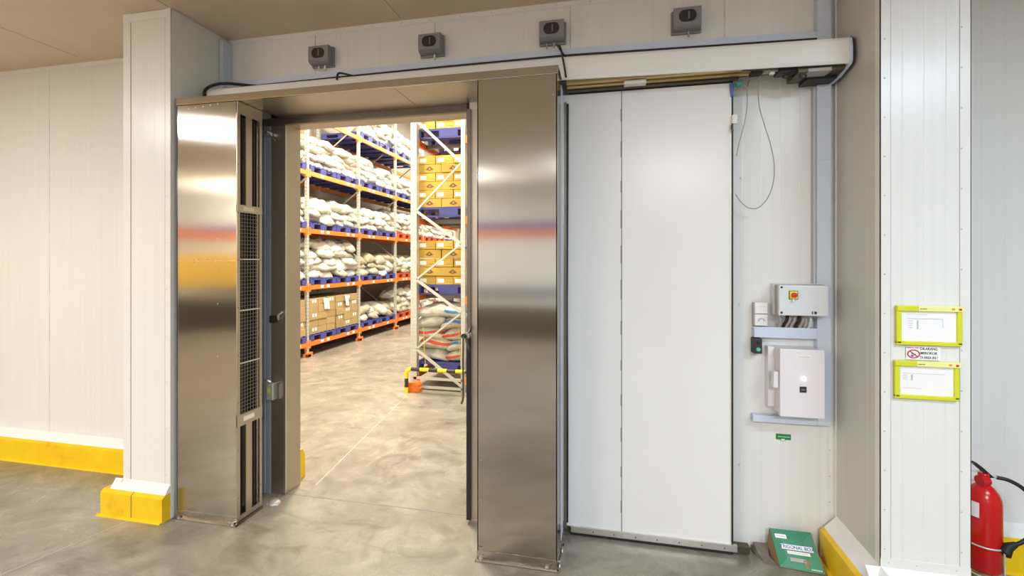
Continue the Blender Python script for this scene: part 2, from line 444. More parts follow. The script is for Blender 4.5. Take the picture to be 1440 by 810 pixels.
m.prism([(1.467, .165), (1.4095, .165), (1.4095, .225)], 1, 2.15, 2.70, M_whitecurb)
struct(m.build('baseboard_pier_right'))
curb_x('baseboard_far_right', 1.485, 5.4, 2.76, prot=.085)
# concrete joints / threshold
m = MB()
m.box(-2.04, -.42, 2.606, 2.618, .0002, .0012, M_shadowgap)
m.bar((-2.72, 2.14, .0006), (-2.98, 1.1, .0006), .012, .001, M_joint, side=(0, 0, 1))
m.bar((-1.93, 2.75, .0006), (-2.22, 4.75, .0006), .008, .001, M_joint, side=(0, 0, 1))
struct(m.build('trim_6'))
# back of the corridor: unseen colour bands, added to be mirrored in the steel
m = MB(); m.box(-8.9, 5.4, -4.2, -4.17, 1.94, 2.07, M_orange); m.box(-8.9, 5.4, -4.2, -4.18, 2.10, 2.22, M_blueink)
m.box(-8.9, 5.4, -4.2, -4.16, .80, 1.0, M_duct); m.box(-8.9, 5.4, -4.2, -4.15, .0, .62, M_steel_d)
struct(m.build('mirror_bands_back'))
m = MB(); m.box(-8.9, -8.86, -3.9, 1.8, .95, 1.62, M_yband); m.box(-8.9, -8.86, -4.1, 2.4, 1.95, 2.15, M_orange); m.box(-8.9, -8.87, -4.1, 2.4, 0, .75, M_steel_d)
m.box(-8.8, -5.6, -4.2, -4.12, .92, 1.62, M_yband)
struct(m.build('mirror_bands_end'))  # invented yellow, orange and dark bands, out of view, only for reflections

# stainless door surround in the doorway
m = MB()
m.box(XO0-.105, XO0, 2.595, 2.63, 0, ZO+.075, M_ss2)      # face, left
m.box(XO0-.002, XO0+.003, 2.592, 2.735, 0, ZO, M_ss2)       # reveal
m.box(XO0-.01, XO0+.004, 2.588, 2.600, 0, ZO, M_alu)
m.box(XO0-.105, XO1+.1, 2.595, 2.63, ZO, ZO+.075, M_steel_d)
m.box(XO0, XO1, 2.592, 2.735, ZO-.003, ZO+.002, M_ss2)
m.box(XO1-.003, XO1+.002, 2.60, 2.735, 0, ZO, M_ss2)
m.dots_x([(2.66, .3+.28*k) for k in range(8)], XO0+.003, .0025, M_gal)
struct(m.build('door_frame'))
m = MB(); m.box(-2.225, -2.148, 2.59, 2.63, 0, 2.40, M_duct); m.box(-2.19, -2.184, 2.586, 2.60, 0, 2.40, M_inkg)
struct(m.build('trim_9'))

# ------------------------------------------------------------------ sliding door leaf
door = bpy.data.objects.new('door_1', None); COL.objects.link(door); door.location = (0, 2.55*S, 0); struct(door)
XL, XR_ = -.80, .592
m = MB(); m.box(XL, XR_, 2.549, 2.588, .045, 2.405, M_leaf, .003)
m.build('leaf', door)
m = MB(); m.box(.047, .0515, 2.548, 2.551, .05, 2.405, M_shadowgap)
random.seed(4)
for k in range(12):
    z = .15+k*.19; m.box(.044, .049, 2.5478, 2.551, z, z+.05+random.random()*.06, M_shadowgap)
m.build('panel_joint', door)
m = MB()
m.box(-.222, .62, 2.538, 2.556, .018, .052, M_alu, .002)
m.box(-.222, .60, 2.544, 2.58, .002, .02, M_black)
m.box(.60, .68, 2.545, 2.59, .012, .045, M_mech)
m.dots_y([(-.1+.11*k, .033) for k in range(7)], 2.538, .003, M_mech)
m.build('bottom_rail', door)
m = MB(); m.box(XR_, XR_+.012, 2.555, 2.60, .05, 2.40, M_black); m.box(XR_-.004, XR_+.001, 2.547, 2.556, .05, 2.405, M_gal)
m.build('trailing_gasket', door)
m = MB()
m.box(XL-.012, XL+.012, 2.53, 2.585, .02, 1.05, M_black); m.box(XL-.008, XL+.012, 2.53, 2.585, 1.05, 2.36, M_steel_d)
m.box(XL+.0, XL+.16, 2.545, 2.552, .02, 2.36, M_ss2); m.box(XL-.02, XL+.02, 2.56, 2.60, 2.26, 2.40, M_black)
m.build('leading_gasket', door)
m = MB()
m.tube([(-.812, 2.53, 1.075), (-.812, 2.47, 1.075)], .013, M_black, 14)
m.tube([(-.80, 2.53, 1.075), (-.80, 2.49, 1.075)], .018, M_alu, 14)
m.tube([(-.785, 2.52, 1.12), (-.80, 2.49, 1.06), (-.79, 2.51, 1.0)], .008, M_steel_d, 10)
m.tube(arc_smooth([(-.812, 2.475, 1.075), (-.812, 2.47, .95), (-.811, 2.468, .75), (-.819, 2.465, .70)], 5), .0062, M_steel_d, 10)
m.build('handle', door)

# ------------------------------------------------------------------ stainless cabinets (left), post (right), header
M_mesh = plain('wire mesh', (.36, .34, .30), .4, .6)
lab = 'brushed stainless guard cabinet with side grilles beside the left wall pier'
cab = thing('door_guard_cabinet', lab, 'cabinet', (-2.28, 2.33, 0))
X0, X1, Y0, Y1, ZT = -2.484, -2.07, 2.235, 2.425, 2.398
m = MB()
m.box(X0, X1-.004, Y0, Y0+.006, .004, ZT, M_ss, .0015); m.box(X0, X0+.006, Y0, Y1, .004, ZT, M_ss)
m.box(X0, X1-.03, Y1-.006, Y1, .004, ZT, M_ss)
m.dots_y([(-2.45+.06*k, 1.502) for k in (0, 1.5, 2, 3, 4, 5.3)], Y0-.0005, .003, M_alu)
m.dots_y([(-2.45+.06*k, 1.488) for k in (0, 1.5, 2, 3, 4, 5.3)], Y0-.0005, .003, M_alu)
m.box(X0+.01, X1-.015, Y0-.0008, Y0, 1.4945, 1.4955, M_alu)
m.dots_y([(-2.20, z) for z in (.4, .95, 1.25, 1.45, 1.62, 2.32)], Y0, .003, M_alu)
m.dots_y([(-2.40+.05*k, 2.375+.004*k) for k in range(5)], Y0, .003, M_white)
m.build('steel_skin', cab)
m = MB()                                   # side frame that faces the doorway
xs0, xs1 = X1-.006, X1
m.box(xs0, xs1, Y0, Y0+.022, .03, ZT, M_ss2); m.box(xs0, xs1, Y1-.018, Y1, .03, ZT, M_ss2)
for a, b in ((.02, .045), (.552, .617), (1.772, 1.815), (2.33, 2.398)): m.box(xs0, xs1+.002, Y0, Y1, a, b, M_ss2)
for a, b in ((.045, .552), (1.815, 2.33)):
    m.box(xs0, xs1, 2.300, 2.345, a, b, M_ss2); 
m.dots_x([(Y0+.008, .15+.27*k) for k in range(9)] + [(Y1-.009, .15+.27*k) for k in range(9)], xs1, .0035, M_steel_d)
m.box(xs1, xs1+.003, 2.28, 2.36, .575, .60, M_white); m.box(xs1, xs1+.003, 2.28, 2.36, 1.783, 1.805, M_alu)
m.build('side_frame', cab)
m = MB(); m.box(X1-.10, X1-.09, Y0+.01, Y1-.01, .03, ZT, M_dark)
m.box(X1-.075, X1-.07, Y0+.01, Y1-.01, .04, .56, M_ss2); m.box(X1-.075, X1-.07, Y0+.01, Y1-.01, 1.81, 2.34, M_ss2)
for y in (2.262, 2.278, 2.292, 2.352, 2.368, 2.384, 2.40):
    for a, b in ((.045, .552), (1.815, 2.33)): m.box(X1-.05, X1-.02, y, y+.003, a, b, M_steel_d)
m.build('inner_louvre', cab)
for a, b in ((.617, .905), (.911, 1.207), (1.213, 1.50), (1.506, 1.772)):
    m = MB(); y = Y0+.022
    while y < Y1-.018: m.box(X1-.008, X1-.0065, y, y+.0018, a, b, M_mesh); y += .021
    z = a
    while z < b: m.box(X1-.0085, X1-.007, Y0+.022, Y1-.018, z, z+.0018, M_mesh); z += .021
    m.box(X1-.006, X1-.001, Y0+.02, Y1-.018, b, b+.006, M_gal)
    m.build('wire_mesh', cab)
m = MB()
m.box(X0-.01, X1+.008, Y0-.022, Y0+.002, .001, .007, M_ss); m.box(X0, X1+.002, Y0-.003, Y0, .005, .045, M_ss)
m.box(X1-.002, X1+.008, Y0-.02, Y1, .001, .014, M_steel_d)
m.tube([(X1-.02, Y0-.012, .006), (X1-.02, Y0-.012, .016)], .008, M_alu, 6); m.tube([(X0+.03, Y0-.012, .006), (X0+.03, Y0-.012, .014)], .007, M_alu, 6)
m.dots_y([(-2.43+.055*k, .028) for k in range(6)], Y0-.003, .004, M_steel_d)
m.build('foot_flange', cab)

post = thing('door_guard_post', 'brushed stainless guard post between the doorway and the white sliding door', 'post', (-.46, 2.39, 0))
X0, X1, Y1 = -.661, -.259, 2.535
m = MB()
m.box(X0, X1, Y0, Y0+.006, .004, 2.405, M_ss, .0015); m.box(X0, X0+.006, Y0, Y1-.06, .004, 2.405, M_ss)
m.box(X0, X1, Y1-.046, Y1-.04, .004, 2.36, M_ss)
m.dots_y([(-.64, .3), (-.64, .5), (-.64, 1.3), (-.28, 2.3)], Y0, .003, M_alu)
m.build('steel_skin', post)
m = MB()
m.box(X1-.006, X1, Y0, 2.40, .02, 2.405, M_ss); m.box(X1-.004, X1+.002, 2.40, 2.49, .05, 2.405, M_bluegrey); m.box(X1-.006, X1+.004, 2.49, 2.505, .1, 2.37, M_alu)
m.dots_x([(2.43, .2+.3*k) for k in range(8)], X1+.002, .003, M_steel_d)
m.build('side_panel', post)
m = MB(); m.box(X1-.01, X1+.018, 2.505, 2.535, .06, 2.35, M_steel_d)
m.tube([(X1+.02, 2.522, .08), (X1+.021, 2.522, .6), (X1+.018, 2.523, 1.2), (X1+.021, 2.522, 1.9), (X1+.023, 2.522, 2.345)], .0065, M_black, 8)
m.build('brush_seal', post)
m = MB()
m.box(X0-.008, X1+.008, Y0-.018, Y0+.002, .001, .006, M_ss); m.box(X0, X1, Y0-.003, Y0, .005, .05, M_ss); m.box(X1, X1+.012, Y0-.01, 2.45, .001, .006, M_ss)
for q in ((X0+.02, Y0-.01), (X1-.05, Y0-.01), (X1+.006, 2.28), (X1+.006, 2.40)): m.tube([(q[0], q[1], .006), (q[0], q[1], .018)], .009, M_alu, 6)
m.dots_y([(-.63, .03), (-.50, .03), (-.29, .03)], Y0-.003, .005, M_steel_d)
m.build('foot_flange', post)
m = MB(); m.box(-.652, -.630, Y0-.0006, Y0, .068, .071, M_ink); m.build('small_marking', post)

hd = thing('door_header', 'stainless header sheet bridging the cabinet and the guard post above doorway', 'header', (-1.4, 2.4, 2.40))
m = MB()
m.box(-2.49, -.254, Y0-.004, Y0+.01, 2.400, 2.438, M_ss, .0015)
m.box(-2.49, -.254, Y0-.003, 2.42, 2.434, 2.440, M_ss)
m.build('fascia', hd)
m = MB(); m.box(-2.066, -.665, Y0+.01, 2.60, 2.402, 2.410, M_ss2); m.box(-1.12, -1.117, Y0+.01, 2.60, 2.401, 2.4025, M_shadowgap)
m.build('soffit', hd)
m = MB(); m.box(-2.20, -.70, 2.575, 2.60, 2.36, 2.402, M_steel_d); m.build('rear_angle', hd)
bmk = thing('sensor_bracket', 'small pale bracket sticking out under the header near the doorway corner', 'bracket', (-2.13, 2.55, 2.30))
m = MB(); m.box(-2.175, -2.13, 2.54, 2.59, 2.295, 2.315, M_alu, .002); m.tube([(-2.13, 2.545, 2.305), (-2.04, 2.50, 2.24)], .003, M_alu, 6)
m.tube([(-2.175, 2.55, 2.305), (-2.23, 2.52, 2.32)], .005, M_alu, 6); m.build('bracket_arm', bmk)

# ------------------------------------------------------------------ sliding door track housing
hs = thing('track_housing', 'long white rounded cover over the sliding door track', 'cover', (-.7, 2.5, 2.42))
m = MB()
za, zb = 2.432, 2.558
def hprof(x):       # housing drops a touch to the right, as fitted
    k = (x+.25)/1.3
    dz = -.030*max(0, k)
    return dz
prof = [(2.62, zb), (2.425, zb), (2.41, zb-.006), (2.402, zb-.02), (2.400, zb-.05), (2.400, za+.012), (2.404, za), (2.412, za), (2.412, za+.006), (2.61, za+.12)]
xs = [-2.44, -.25, .0, .3, .6, .9, 1.058]
vs = []; fs = []; n = len(prof)
for x in xs: vs += [(x, p_[0], p_[1]+hprof(x)) for p_ in prof]
for i in range(len(xs)-1):
    for k in range(n-1): fs.append((i*n+k, i*n+k+1, (i+1)*n+k+1, (i+1)*n+k))
m.add(vs, fs, M_trimw)
m.build('cover_sheet', hs)
m = MB(); d = hprof(1.06)
m.prism([(2.615, zb+d), (2.42, zb+d+.002), (2.402, zb+d-.012), (2.396, zb+d-.05), (2.396, za+d+.01), (2.404, za+d-.004), (2.50, za+d-.025), (2.615, za+d-.03)], 0, 1.058, 1.072, M_bluegrey)
m.prism([(2.60, zb+d+.002), (2.42, zb+d+.004), (2.399, zb+d-.012), (2.393, zb+d-.05), (2.393, za+d+.01), (2.402, za+d-.006), (2.50, za+d-.028), (2.60, za+d-.034)], 0, 1.072, 1.077, M_greyd)
m.build('end_cap', hs)
tr = thing('door_track', 'brown and brass coloured hanging track under the white cover', 'track', (.3, 2.5, 2.40))
m = MB()
m.box(-.235, .62, 2.44, 2.47, 2.425, 2.445, M_brass); m.box(-.235, .80, 2.48, 2.50, 2.415, 2.432, M_brass)
m.box(-.235, .62, 2.51, 2.54, 2.407, 2.43, M_mech); m.box(-.235, .8, 2.42, 2.60, 2.446, 2.47, M_mech)
m.box(-.235, .12, 2.53, 2.545, 2.412, 2.424, M_gal)
m.build('rail', tr)
m = MB(); m.box(.06, .17, 2.455, 2.50, 2.404, 2.424, M_alu, .002); m.box(.095, .13, 2.45, 2.50, 2.425, 2.432, M_gal); m.build('hanger_plate', tr)
m = MB(); m.box(-.235, .60, 2.545, 2.60, 2.402, 2.415, M_black); m.build('top_seal', tr)
m = MB()
m.box(.86, 1.055, 2.43, 2.58, 2.385, 2.42, M_mech); m.box(.90, 1.0, 2.425, 2.5, 2.383, 2.40, M_conduit, .003)
m.box(.78, .86, 2.44, 2.52, 2.40, 2.425, M_black, .004)
m.tube([(.83, 2.47, 2.405), (.83, 2.51, 2.405)], .016, M_black, 12)
a = [(.89+.014*math.cos(2*PI*k/16), 2.46, 2.382+.014*math.sin(2*PI*k/16)) for k in range(17)]; m.tube(a, .004, M_black, 8)
m.tube(arc_smooth([(.90, 2.46, 2.39), (.86, 2.46, 2.396), (.81, 2.465, 2.40), (.76, 2.47, 2.41)], 4), .004, M_black, 6)
m.box(.66, .71, 2.45, 2.49, 2.402, 2.418, M_dark); m.box(.72, .79, 2.45, 2.49, 2.41, 2.415, M_conduit); m.box(.745, .765, 2.45, 2.47, 2.398, 2.408, M_whitecurb)
m.box(.92, 1.05, 2.50, 2.60, 2.372, 2.388, M_black)
m.build('drive_motor', tr)
br = thing('door_hanger_bracket', 'blue bracket with teal terminal on top corner of sliding door', 'bracket', (.6, 2.55, 2.36))
m = MB()
m.prism([(.583, 2.395), (.605, 2.395), (.598, 2.33), (.590, 2.33)], 1, 2.535, 2.548, M_blueb); m.build('bracket_plate', br)
m = MB(); m.box(.605, .635, 2.50, 2.53, 2.372, 2.385, M_teal, .002); m.build('terminal', br)
m = MB(); m.box(.594, .618, 2.53, 2.55, 2.19, 2.235, M_white, .002); m.tube([(.595, 2.535, 2.19), (.590, 2.53, 2.165), (.597, 2.53, 2.15)], .005, M_mech, 8); m.build('roller_guide', br)
lp = thing('door_cable', 'thin grey cable hanging in a long loop beside the sliding door', 'cable', (.70, 2.5, 2.40))
m = MB()
m.tube(arc_smooth([(.708, 2.47, 2.415), (.706, 2.5, 2.33), (.712, 2.5, 2.25), (.735, 2.5, 2.16), (.760, 2.5, 2.07), (.777, 2.5, 1.97), (.772, 2.5, 1.875), (.745, 2.5, 1.80), (.705, 2.5, 1.758), (.665, 2.5, 1.757), (.630, 2.5, 1.785), (.603, 2.51, 1.83)], 6), .0022, M_wire, 8)
m.tube(arc_smooth([(.635, 2.515, 2.385), (.652, 2.5, 2.35), (.655, 2.5, 2.27), (.642, 2.5, 2.18), (.620, 2.5, 2.09), (.607, 2.505, 2.02)], 6), .002, M_wire, 8)
m.tube([(.665, 2.5, 2.395), (.655, 2.5, 2.36)], .0015, M_ink, 6)
m.build('wire_loop', lp)

# cable tray and trunking
ct = thing('cable_tray', 'blue grey cable tray running along the wall above the door cover', 'tray', (-.7, 2.61, 2.62))
m = MB()
def zt(x): return 2.676 - .035*max(0, (x+.25)/1.3) - .012*max(0, (-x-1.2)/1.3)
for a, b in ((-2.497, -1.8), (-1.8, -1.0), (-1.0, -.25), (-.25, .3), (.3, .7), (.7, 1.0)):
    p0, p1 = zt(a), zt(b)
    m.add([(a, 2.585, p0), (b, 2.585, p1), (b, 2.585, p1-.033), (a, 2.585, p0-.033), (a, 2.629, p0), (b, 2.629, p1), (b, 2.629, p1-.033), (a, 2.629, p0-.033)],
          [(0, 3, 2, 1), (0, 1, 5, 4), (3, 7, 6, 2), (4, 5, 6, 7)], M_bluegrey)
    m.add([(a, 2.588, p0-.033), (b, 2.588, p1-.033), (b, 2.588, p1-.043), (a, 2.588, p0-.043)], [(0, 3, 2, 1)], M_greyd)
m.box(-2.33, -2.285, 2.583, 2.60, 2.615, 2.645, M_trimw)
m.build('tray_channel', ct)
m = MB(); m.box(-2.502+.004, -2.47, 2.55, 2.629, 2.60, ZC-.03, M_bluegrey, .003); tag(m.build('vertical_duct'), 'short blue grey vertical duct in the corner by the left pier', 'duct')
tk = thing('cable_trunking', 'wide blue grey vertical trunking with side arms around the control boxes', 'trunking', (1.02, 2.61, 0))
m = MB()
m.box(1.0, 1.062, 2.585, 2.629, 2.0, ZC, M_bluegrey, .002); m.box(1.0, 1.062, 2.585, 2.629, .675, 2.0, M_bluegrey, .002); m.box(.988, .999, 2.60, 2.629, 1.21, 2.42, M_inkg)
m.build('upright_duct', tk)
m = MB(); m.box(.712, 1.0, 2.588, 2.629, 1.104, 1.158, M_bluegrey, .002); m.build('upper_arm', tk)
m = MB(); m.box(.706, 1.0, 2.588, 2.629, .672, .706, M_bluegrey, .002); m.build('lower_arm', tk)

# sensor boxes
for i, (x, z, lab) in enumerate(((-1.785, 2.777, 'grey sensor box with dark oval window, nearest the left wall pier'), (-1.052, 2.777, 'grey sensor box with dark oval window over the middle of the doorway'),
                         (-.33, 2.777, 'grey sensor box with oval window above the guard post, black cable below'), (.385, 2.768, 'grey sensor box with oval window above the white sliding door'))):
    e = thing('sensor_box', lab, 'sensor', (x, 2.6, z), 'row of sensor boxes above the door')
    m = MB(); m.box(x-.076, x+.076, 2.612, 2.628, z-.062, z+.062, M_grey, .004)
    m.build('back_plate', e)
    m = MB(); m.prism([(2.572, z-.045), (2.562, z-.036), (2.562, z+.05), (2.568, z+.056), (2.612, z+.058), (2.612, z-.055), (2.585, z-.052)], 0, x-.068, x+.068, M_grey)
    m.build('housing', e)
    m = MB(); pts = []
    for k in range(32):
        a = 2*PI*k/32; cx, cz = math.cos(a), math.sin(a)
        pts.append((x + (.016 if cx > 0 else -.016) + .028*cx, z+.008+.031*cz))
    m.prism(pts, 1, 2.559, 2.563, M_greyd); m.box(x+.002, x+.01, 2.5555, 2.558, z-.012, z+.028, M_lens)
    m.build('window_lens', e)
    m = MB()
    for dx in ((-.02, .025) if i < 1 else (.02,) if i == 1 else (-.03, .01) if i == 2 else (.01,)):
        m.tube([(x+dx, 2.60, z-.058), (x+dx, 2.60, z-.085)], .005, M_white if i < 2 else M_conduit, 8)
    m.build('cable_gland', e)
cb = thing('black_cable', 'black cable dropping from sensor box to the door cover above guard post', 'cable', (-.27, 2.5, 2.6))
m = MB()
m.tube(arc_smooth([(-.30, 2.575, 2.695), (-.285, 2.50, 2.65), (-.262, 2.40, 2.60), (-.245, 2.392, 2.52), (-.232, 2.394, 2.44)], 6), .005, M_black, 8)
m.tube(arc_smooth([(-.295, 2.575, 2.69), (-.265, 2.575, 2.64), (-.24, 2.575, 2.615), (-.19, 2.577, 2.612)], 6), .005, M_black, 8)
m.build('cable_run', cb)
cb = MB(); cb.tube(arc_smooth([(-2.47, 2.41, 2.50), (-2.455, 2.40, 2.545), (-2.40, 2.40, 2.572), (-2.32, 2.42, 2.585), (-2.22, 2.52, 2.60), (-2.16, 2.58, 2.61)], 6), .009, M_black, 10)
tag(cb.build('black_hose'), 'black hose curling over the left end of the door cover', 'hose')
cb = MB(); cb.tube(arc_smooth([(-1.54, 2.58, 2.625), (-1.54, 2.48, 2.60), (-1.542, 2.405, 2.575), (-1.545, 2.393, 2.535)], 5), .006, M_black, 8)
tag(cb.build('cable_stub'), 'short black cable stub between tray and cover over the doorway', 'cable')

# ------------------------------------------------------------------ control boxes on the wall
iso = thing('isolator_box', 'light grey isolator box with red and yellow rotary switch', 'switch box', (.89, 2.58, 1.30))
m = MB(); m.box(.806, 1.012, 2.53, 2.585, 1.232, 1.378, M_conduit, .004); m.box(.80, 1.014, 2.585, 2.629, 1.225, 1.382, M_lgrey, .004); m.build('box_body', iso)
m = MB(); m.box(.800, 1.018, 2.505, 2.532, 1.228, 1.376, M_lgrey, .005)
for z in (1.242, 1.366): m.tube([(.812, 2.5035, z), (.812, 2.506, z)], .0055, M_ink, 10)
m.box(.945, .967, 2.504, 2.506, 1.238, 1.250, M_ink); m.box(.95, .955, 2.5035, 2.506, 1.24, 1.248, M_white)
m.build('lid', iso)
m = MB(); m.box(.844, .884, 2.500, 2.505, 1.308, 1.350, M_greens, .001); m.box(.847, .881, 2.498, 2.502, 1.311, 1.347, M_yplate, .001); m.build('switch_plate', iso)
m = MB(); m.tube([(.864, 2.498, 1.329), (.864, 2.486, 1.329)], .0125, M_redink, 18); m.box(.873, .878, 2.49, 2.498, 1.324, 1.336, M_redink)
m.tube([(.861, 2.495, 1.31), (.860, 2.492, 1.296)], .004, M_white, 8); m.build('rotary_knob', iso)
for k, (x, dx, mt) in enumerate(((.828, .0, M_conduit), (.85, .012, M_black), (.862, .014, M_conduit), (.885, .012, M_conduit), (.905, .012, M_black), (.925, .01, M_conduit), (.945, 0, M_conduit), (.965, .0, M_lgrey))):
    m = MB(); m.tube(arc_smooth([(x+dx, 2.58, 1.235), (x+dx*.6, 2.57, 1.20), (x, 2.585, 1.175), (x, 2.60, 1.155)], 4), .0075, mt, 10)
    tag(m.build('cable_conduit'), 'short %s flexible conduit between the isolator box and the trunking arm' % ('black' if mt is M_black else 'pale grey' if mt is M_lgrey else 'grey'), 'conduit', 'conduits under the isolator box, %s' % mt.name)
en = thing('electrical_enclosure', 'off white electrical enclosure with indicator light and small black plate', 'enclosure', (.90, 2.58, .90))
m = MB(); m.box(.806, .992, 2.52, 2.628, .742, 1.062, M_encl, .003); m.build('enclosure_body', en)
m = MB(); m.box(.802, .998, 2.495, 2.516, .735, 1.066, M_encl, .004); m.build('enclosure_door', en)
m = MB(); m.box(.775, .806, 2.585, 2.628, .755, 1.06, M_encl, .002); m.box(.778, .800, 2.51, 2.55, .87, .95, M_encl, .003); m.build('side_hinge', en)
m = MB(); m.tube([(.905, 2.495, .925), (.905, 2.489, .925)], .009, M_led, 16); m.build('indicator_light', en)
m = MB(); m.box(.888, .918, 2.4925, 2.4955, .858, .887, M_ink, .001); m.box(.895, .911, 2.4918, 2.4926, .871, .873, M_inkg); m.build('black_plate', en)
m = MB(); m.box(.872, .94, 2.4935, 2.4955, 1.022, 1.038, M_white); m.box(.880, .932, 2.4928, 2.4936, 1.029, 1.032, M_inkg); m.build('name_label', en)
so = thing('wall_socket', 'white two module socket left of the isolator box', 'socket', (.73, 2.61, 1.23))
m = MB(); m.box(.712, .772, 2.60, 2.629, 1.165, 1.282, M_inkg, .002); m.build('back_box', so)
m = MB(); m.box(.714, .774, 2.585, 2.603, 1.226, 1.283, M_white, .003); m.box(.725, .762, 2.5845, 2.586, 1.262, 1.264, M_inkg); m.build('blank_module', so)
m = MB(); m.box(.714, .774, 2.585, 2.603, 1.164, 1.222, M_white, .003)
a = [(.744+.014*math.cos(PI*.05+PI*.95*k/12), 2.5835, 1.188+.014*math.sin(PI*.05+PI*.95*k/12)) for k in range(13)]; m.tube(a, .0035, M_inkg, 6)
m.build('round_socket', so)
bt = thing('push_button_box', 'small black push button box with a green button', 'button', (.72, 2.61, 1.07))
m = MB(); m.box(.705, .746, 2.575, 2.628, 1.022, 1.100, M_ink, .004); m.build('button_body', bt)
m = MB(); m.tube([(.7265, 2.575, 1.045), (.7265, 2.568, 1.045)], .0095, M_gled, 16); m.build('green_button', bt)
m = MB(); m.tube([(.7265, 2.575, 1.078), (.7265, 2.57, 1.078)], .009, M_greyd, 16); m.build('dark_button', bt)
st = thing('green_sticker', 'small green sticker on the wall under the enclosure', 'sticker', (.86, 2.628, .58))
m = MB(); m.box(.825, .895, 2.6275, 2.6298, .576, .605, M_greens)
pts = [(.858+.014*math.cos(PI+PI*k/12), .580+.012*math.sin(PI+PI*k/12)) for k in range(13)]; m.prism(pts, 1, 2.6272, 2.6296, M_greens)
m.box(.850, .866, 2.6262, 2.6274, .571, .580, M_white)
for k in range(9): m.box(.835+k*.0062, .8385+k*.0062, 2.6265, 2.6276, .589, .593, M_white)
m.build('sticker_sheet', st)
for x, z, l in ((.655, 1.27, 'tiny white wall plug beside the wall socket'), (.655, .43, 'tiny white wall plug low on the wall right of the sliding door'), (.66, 1.93, 'tiny white wall plug high on the wall inside the cable loop')):
    m = MB(); m.tube([(x, 2.629, z), (x, 2.622, z)], .0055, M_white, 12); tag(m.build('wall_plug'), l, 'plug')

# ------------------------------------------------------------------ document frames and sign on the right pier
def docframe(x0, x1, z0, z1, lab, lines, tilt):
    cx, cz = (x0+x1)/2, (z0+z1)/2
    e = thing('document_frame', lab, 'frame', (cx, 2.21, cz), 'yellow document frames on the right pier')
    m = MB(); h = .016
    m.box(x0, x1, 2.198, 2.2115, z0, z0+h, M_lime, .003); m.box(x0, x0+.018, 2.198, 2.2115, z0+.005, z1-.01, M_lime, .003)
    m.box(x1-.017, x1, 2.198, 2.2115, z0+.005, z1-.01, M_lime, .003)
    m.build('frame_border', e)
    m = MB(); m.box(x0-.001, x0+.075, 2.193, 2.2115, z1-.022, z1, M_lime, .003); m.box(x0+.075, x1+.004, 2.193, 2.2115, z1-.022, z1, M_limec, .003)
    m.box(x1-.04, x1-.03, 2.1922, 2.1935, z1-.015, z1-.007, M_orange2); m.box(x1-.016, x1-.006, 2.1922, 2.1935, z1-.016, z1-.008, M_redink)
    for k in range(4): m.box(x0+.08+k*.006, x0+.084+k*.006, 2.1922, 2.1935, z1-.013, z1-.010, M_ink)
    m.build('clip_bar', e)
    m = MB(); m.box(x0+.012, x1-.012, 2.206, 2.209, z0+.010, z1-.02, M_paper)
    m.build('backing_sheet', e)
    m = MB()
    for (a, b, zz, t_) in lines: m.box(x0+a, x0+b, 2.2048, 2.2062, z1-zz-t_, z1-zz, M_inkg)
    m.build('printed_lines', e)
    return e
docframe(1.143, 1.372, 1.152, 1.313, 'yellow framed document holder, the upper one above the no smoking sign',
         [(.04, .165, .052, .0022), (.045, .060, .062, .0018), (.045, .062, .071, .0018), (.045, .058, .080, .0018), (.045, .060, .089, .0018), (.075, .080, .060, .036), (.165, .166, .054, .034), (.04, .11, .035, .0012)], 0)
docframe(1.137, 1.362, .932, 1.088, 'yellow framed document holder, the lower one below the no smoking sign',
         [(.03, .18, .052, .0012), (.032, .046, .060, .0016), (.032, .048, .068, .0016), (.032, .046, .076, .0016), (.060, .066, .058, .022), (.03, .10, .112, .0012)], 0)
sg = thing('no_smoking_sign', 'small white no smoking sign between the two yellow frames', 'sign', (1.24, 2.211, 1.12))
m = MB(); m.box(1.182, 1.303, 2.2095, 2.2115, 1.092, 1.148, M_paper); m.build('sign_board', sg)
m = MB(); a = [(1.208+.021*math.cos(2*PI*k/28), 2.2085, 1.115+.016*math.sin(2*PI*k/28)) for k in range(29)]; m.tube(a, .0022, M_redink, 8)
m.bar((1.195, 2.2083, 1.126), (1.222, 2.2083, 1.104), .004, .001, M_redink); m.build('prohibition_ring', sg)
m = MB(); m.box(1.20, 1.216, 2.2088, 2.2095, 1.113, 1.1155, M_ink); m.box(1.199, 1.208, 2.2088, 2.2095, 1.104, 1.110, M_blueink); m.build('cigarette_mark', sg)
text('lettering', 'PERHATIAN !', 1.208, 2.209, 1.1405, .0085, M_redink, sg)
for s_, z in (('DILARANG', 1.137), ('MEROKOK', 1.119), ('DI AREA INI !', 1.101)): text('lettering', s_, 1.262, 2.209, z, .0145, M_ink, sg, sx=.75 if len(s_) > 9 else .85)

# ------------------------------------------------------------------ green bait box
gb = thing('bait_box', 'green triangular box marked TRIGONAL BOX on the floor in the corner', 'box', (.88, 2.56, 0))
m = MB()
A0, A1, B0, B1, Z = (.782, 2.49), (.975, 2.47), (.782, 2.60), (.972, 2.60), .145
def gp(u, v, off=0.):
    """point on the sloping green face: u across, v up"""
    lo = Vector((A0[0]+.016+(A1[0]-A0[0])*u, A0[1]+(A1[1]-A0[1])*u, .004)); hi = Vector((B0[0]+(B1[0]-B0[0])*u-.006, B0[1]-.03, Z))
    p_ = lo.lerp(hi, v); nrm = Vector((0, -.85, .5)).normalized(); return p_ + nrm*off
q = [gp(0, 0), gp(1, 0), gp(1, 1), gp(0, 1)]; q2 = [gp(0, 0, -.004), gp(1, 0, -.004), gp(1, 1, -.004), gp(0, 1, -.004)]
m.add(q+q2, [(0, 1, 2, 3), (7, 6, 5, 4), (0, 4, 5, 1), (1, 5, 6, 2), (2, 6, 7, 3), (3, 7, 4, 0)], M_green)
m.build('front_face', gb)
m = MB()
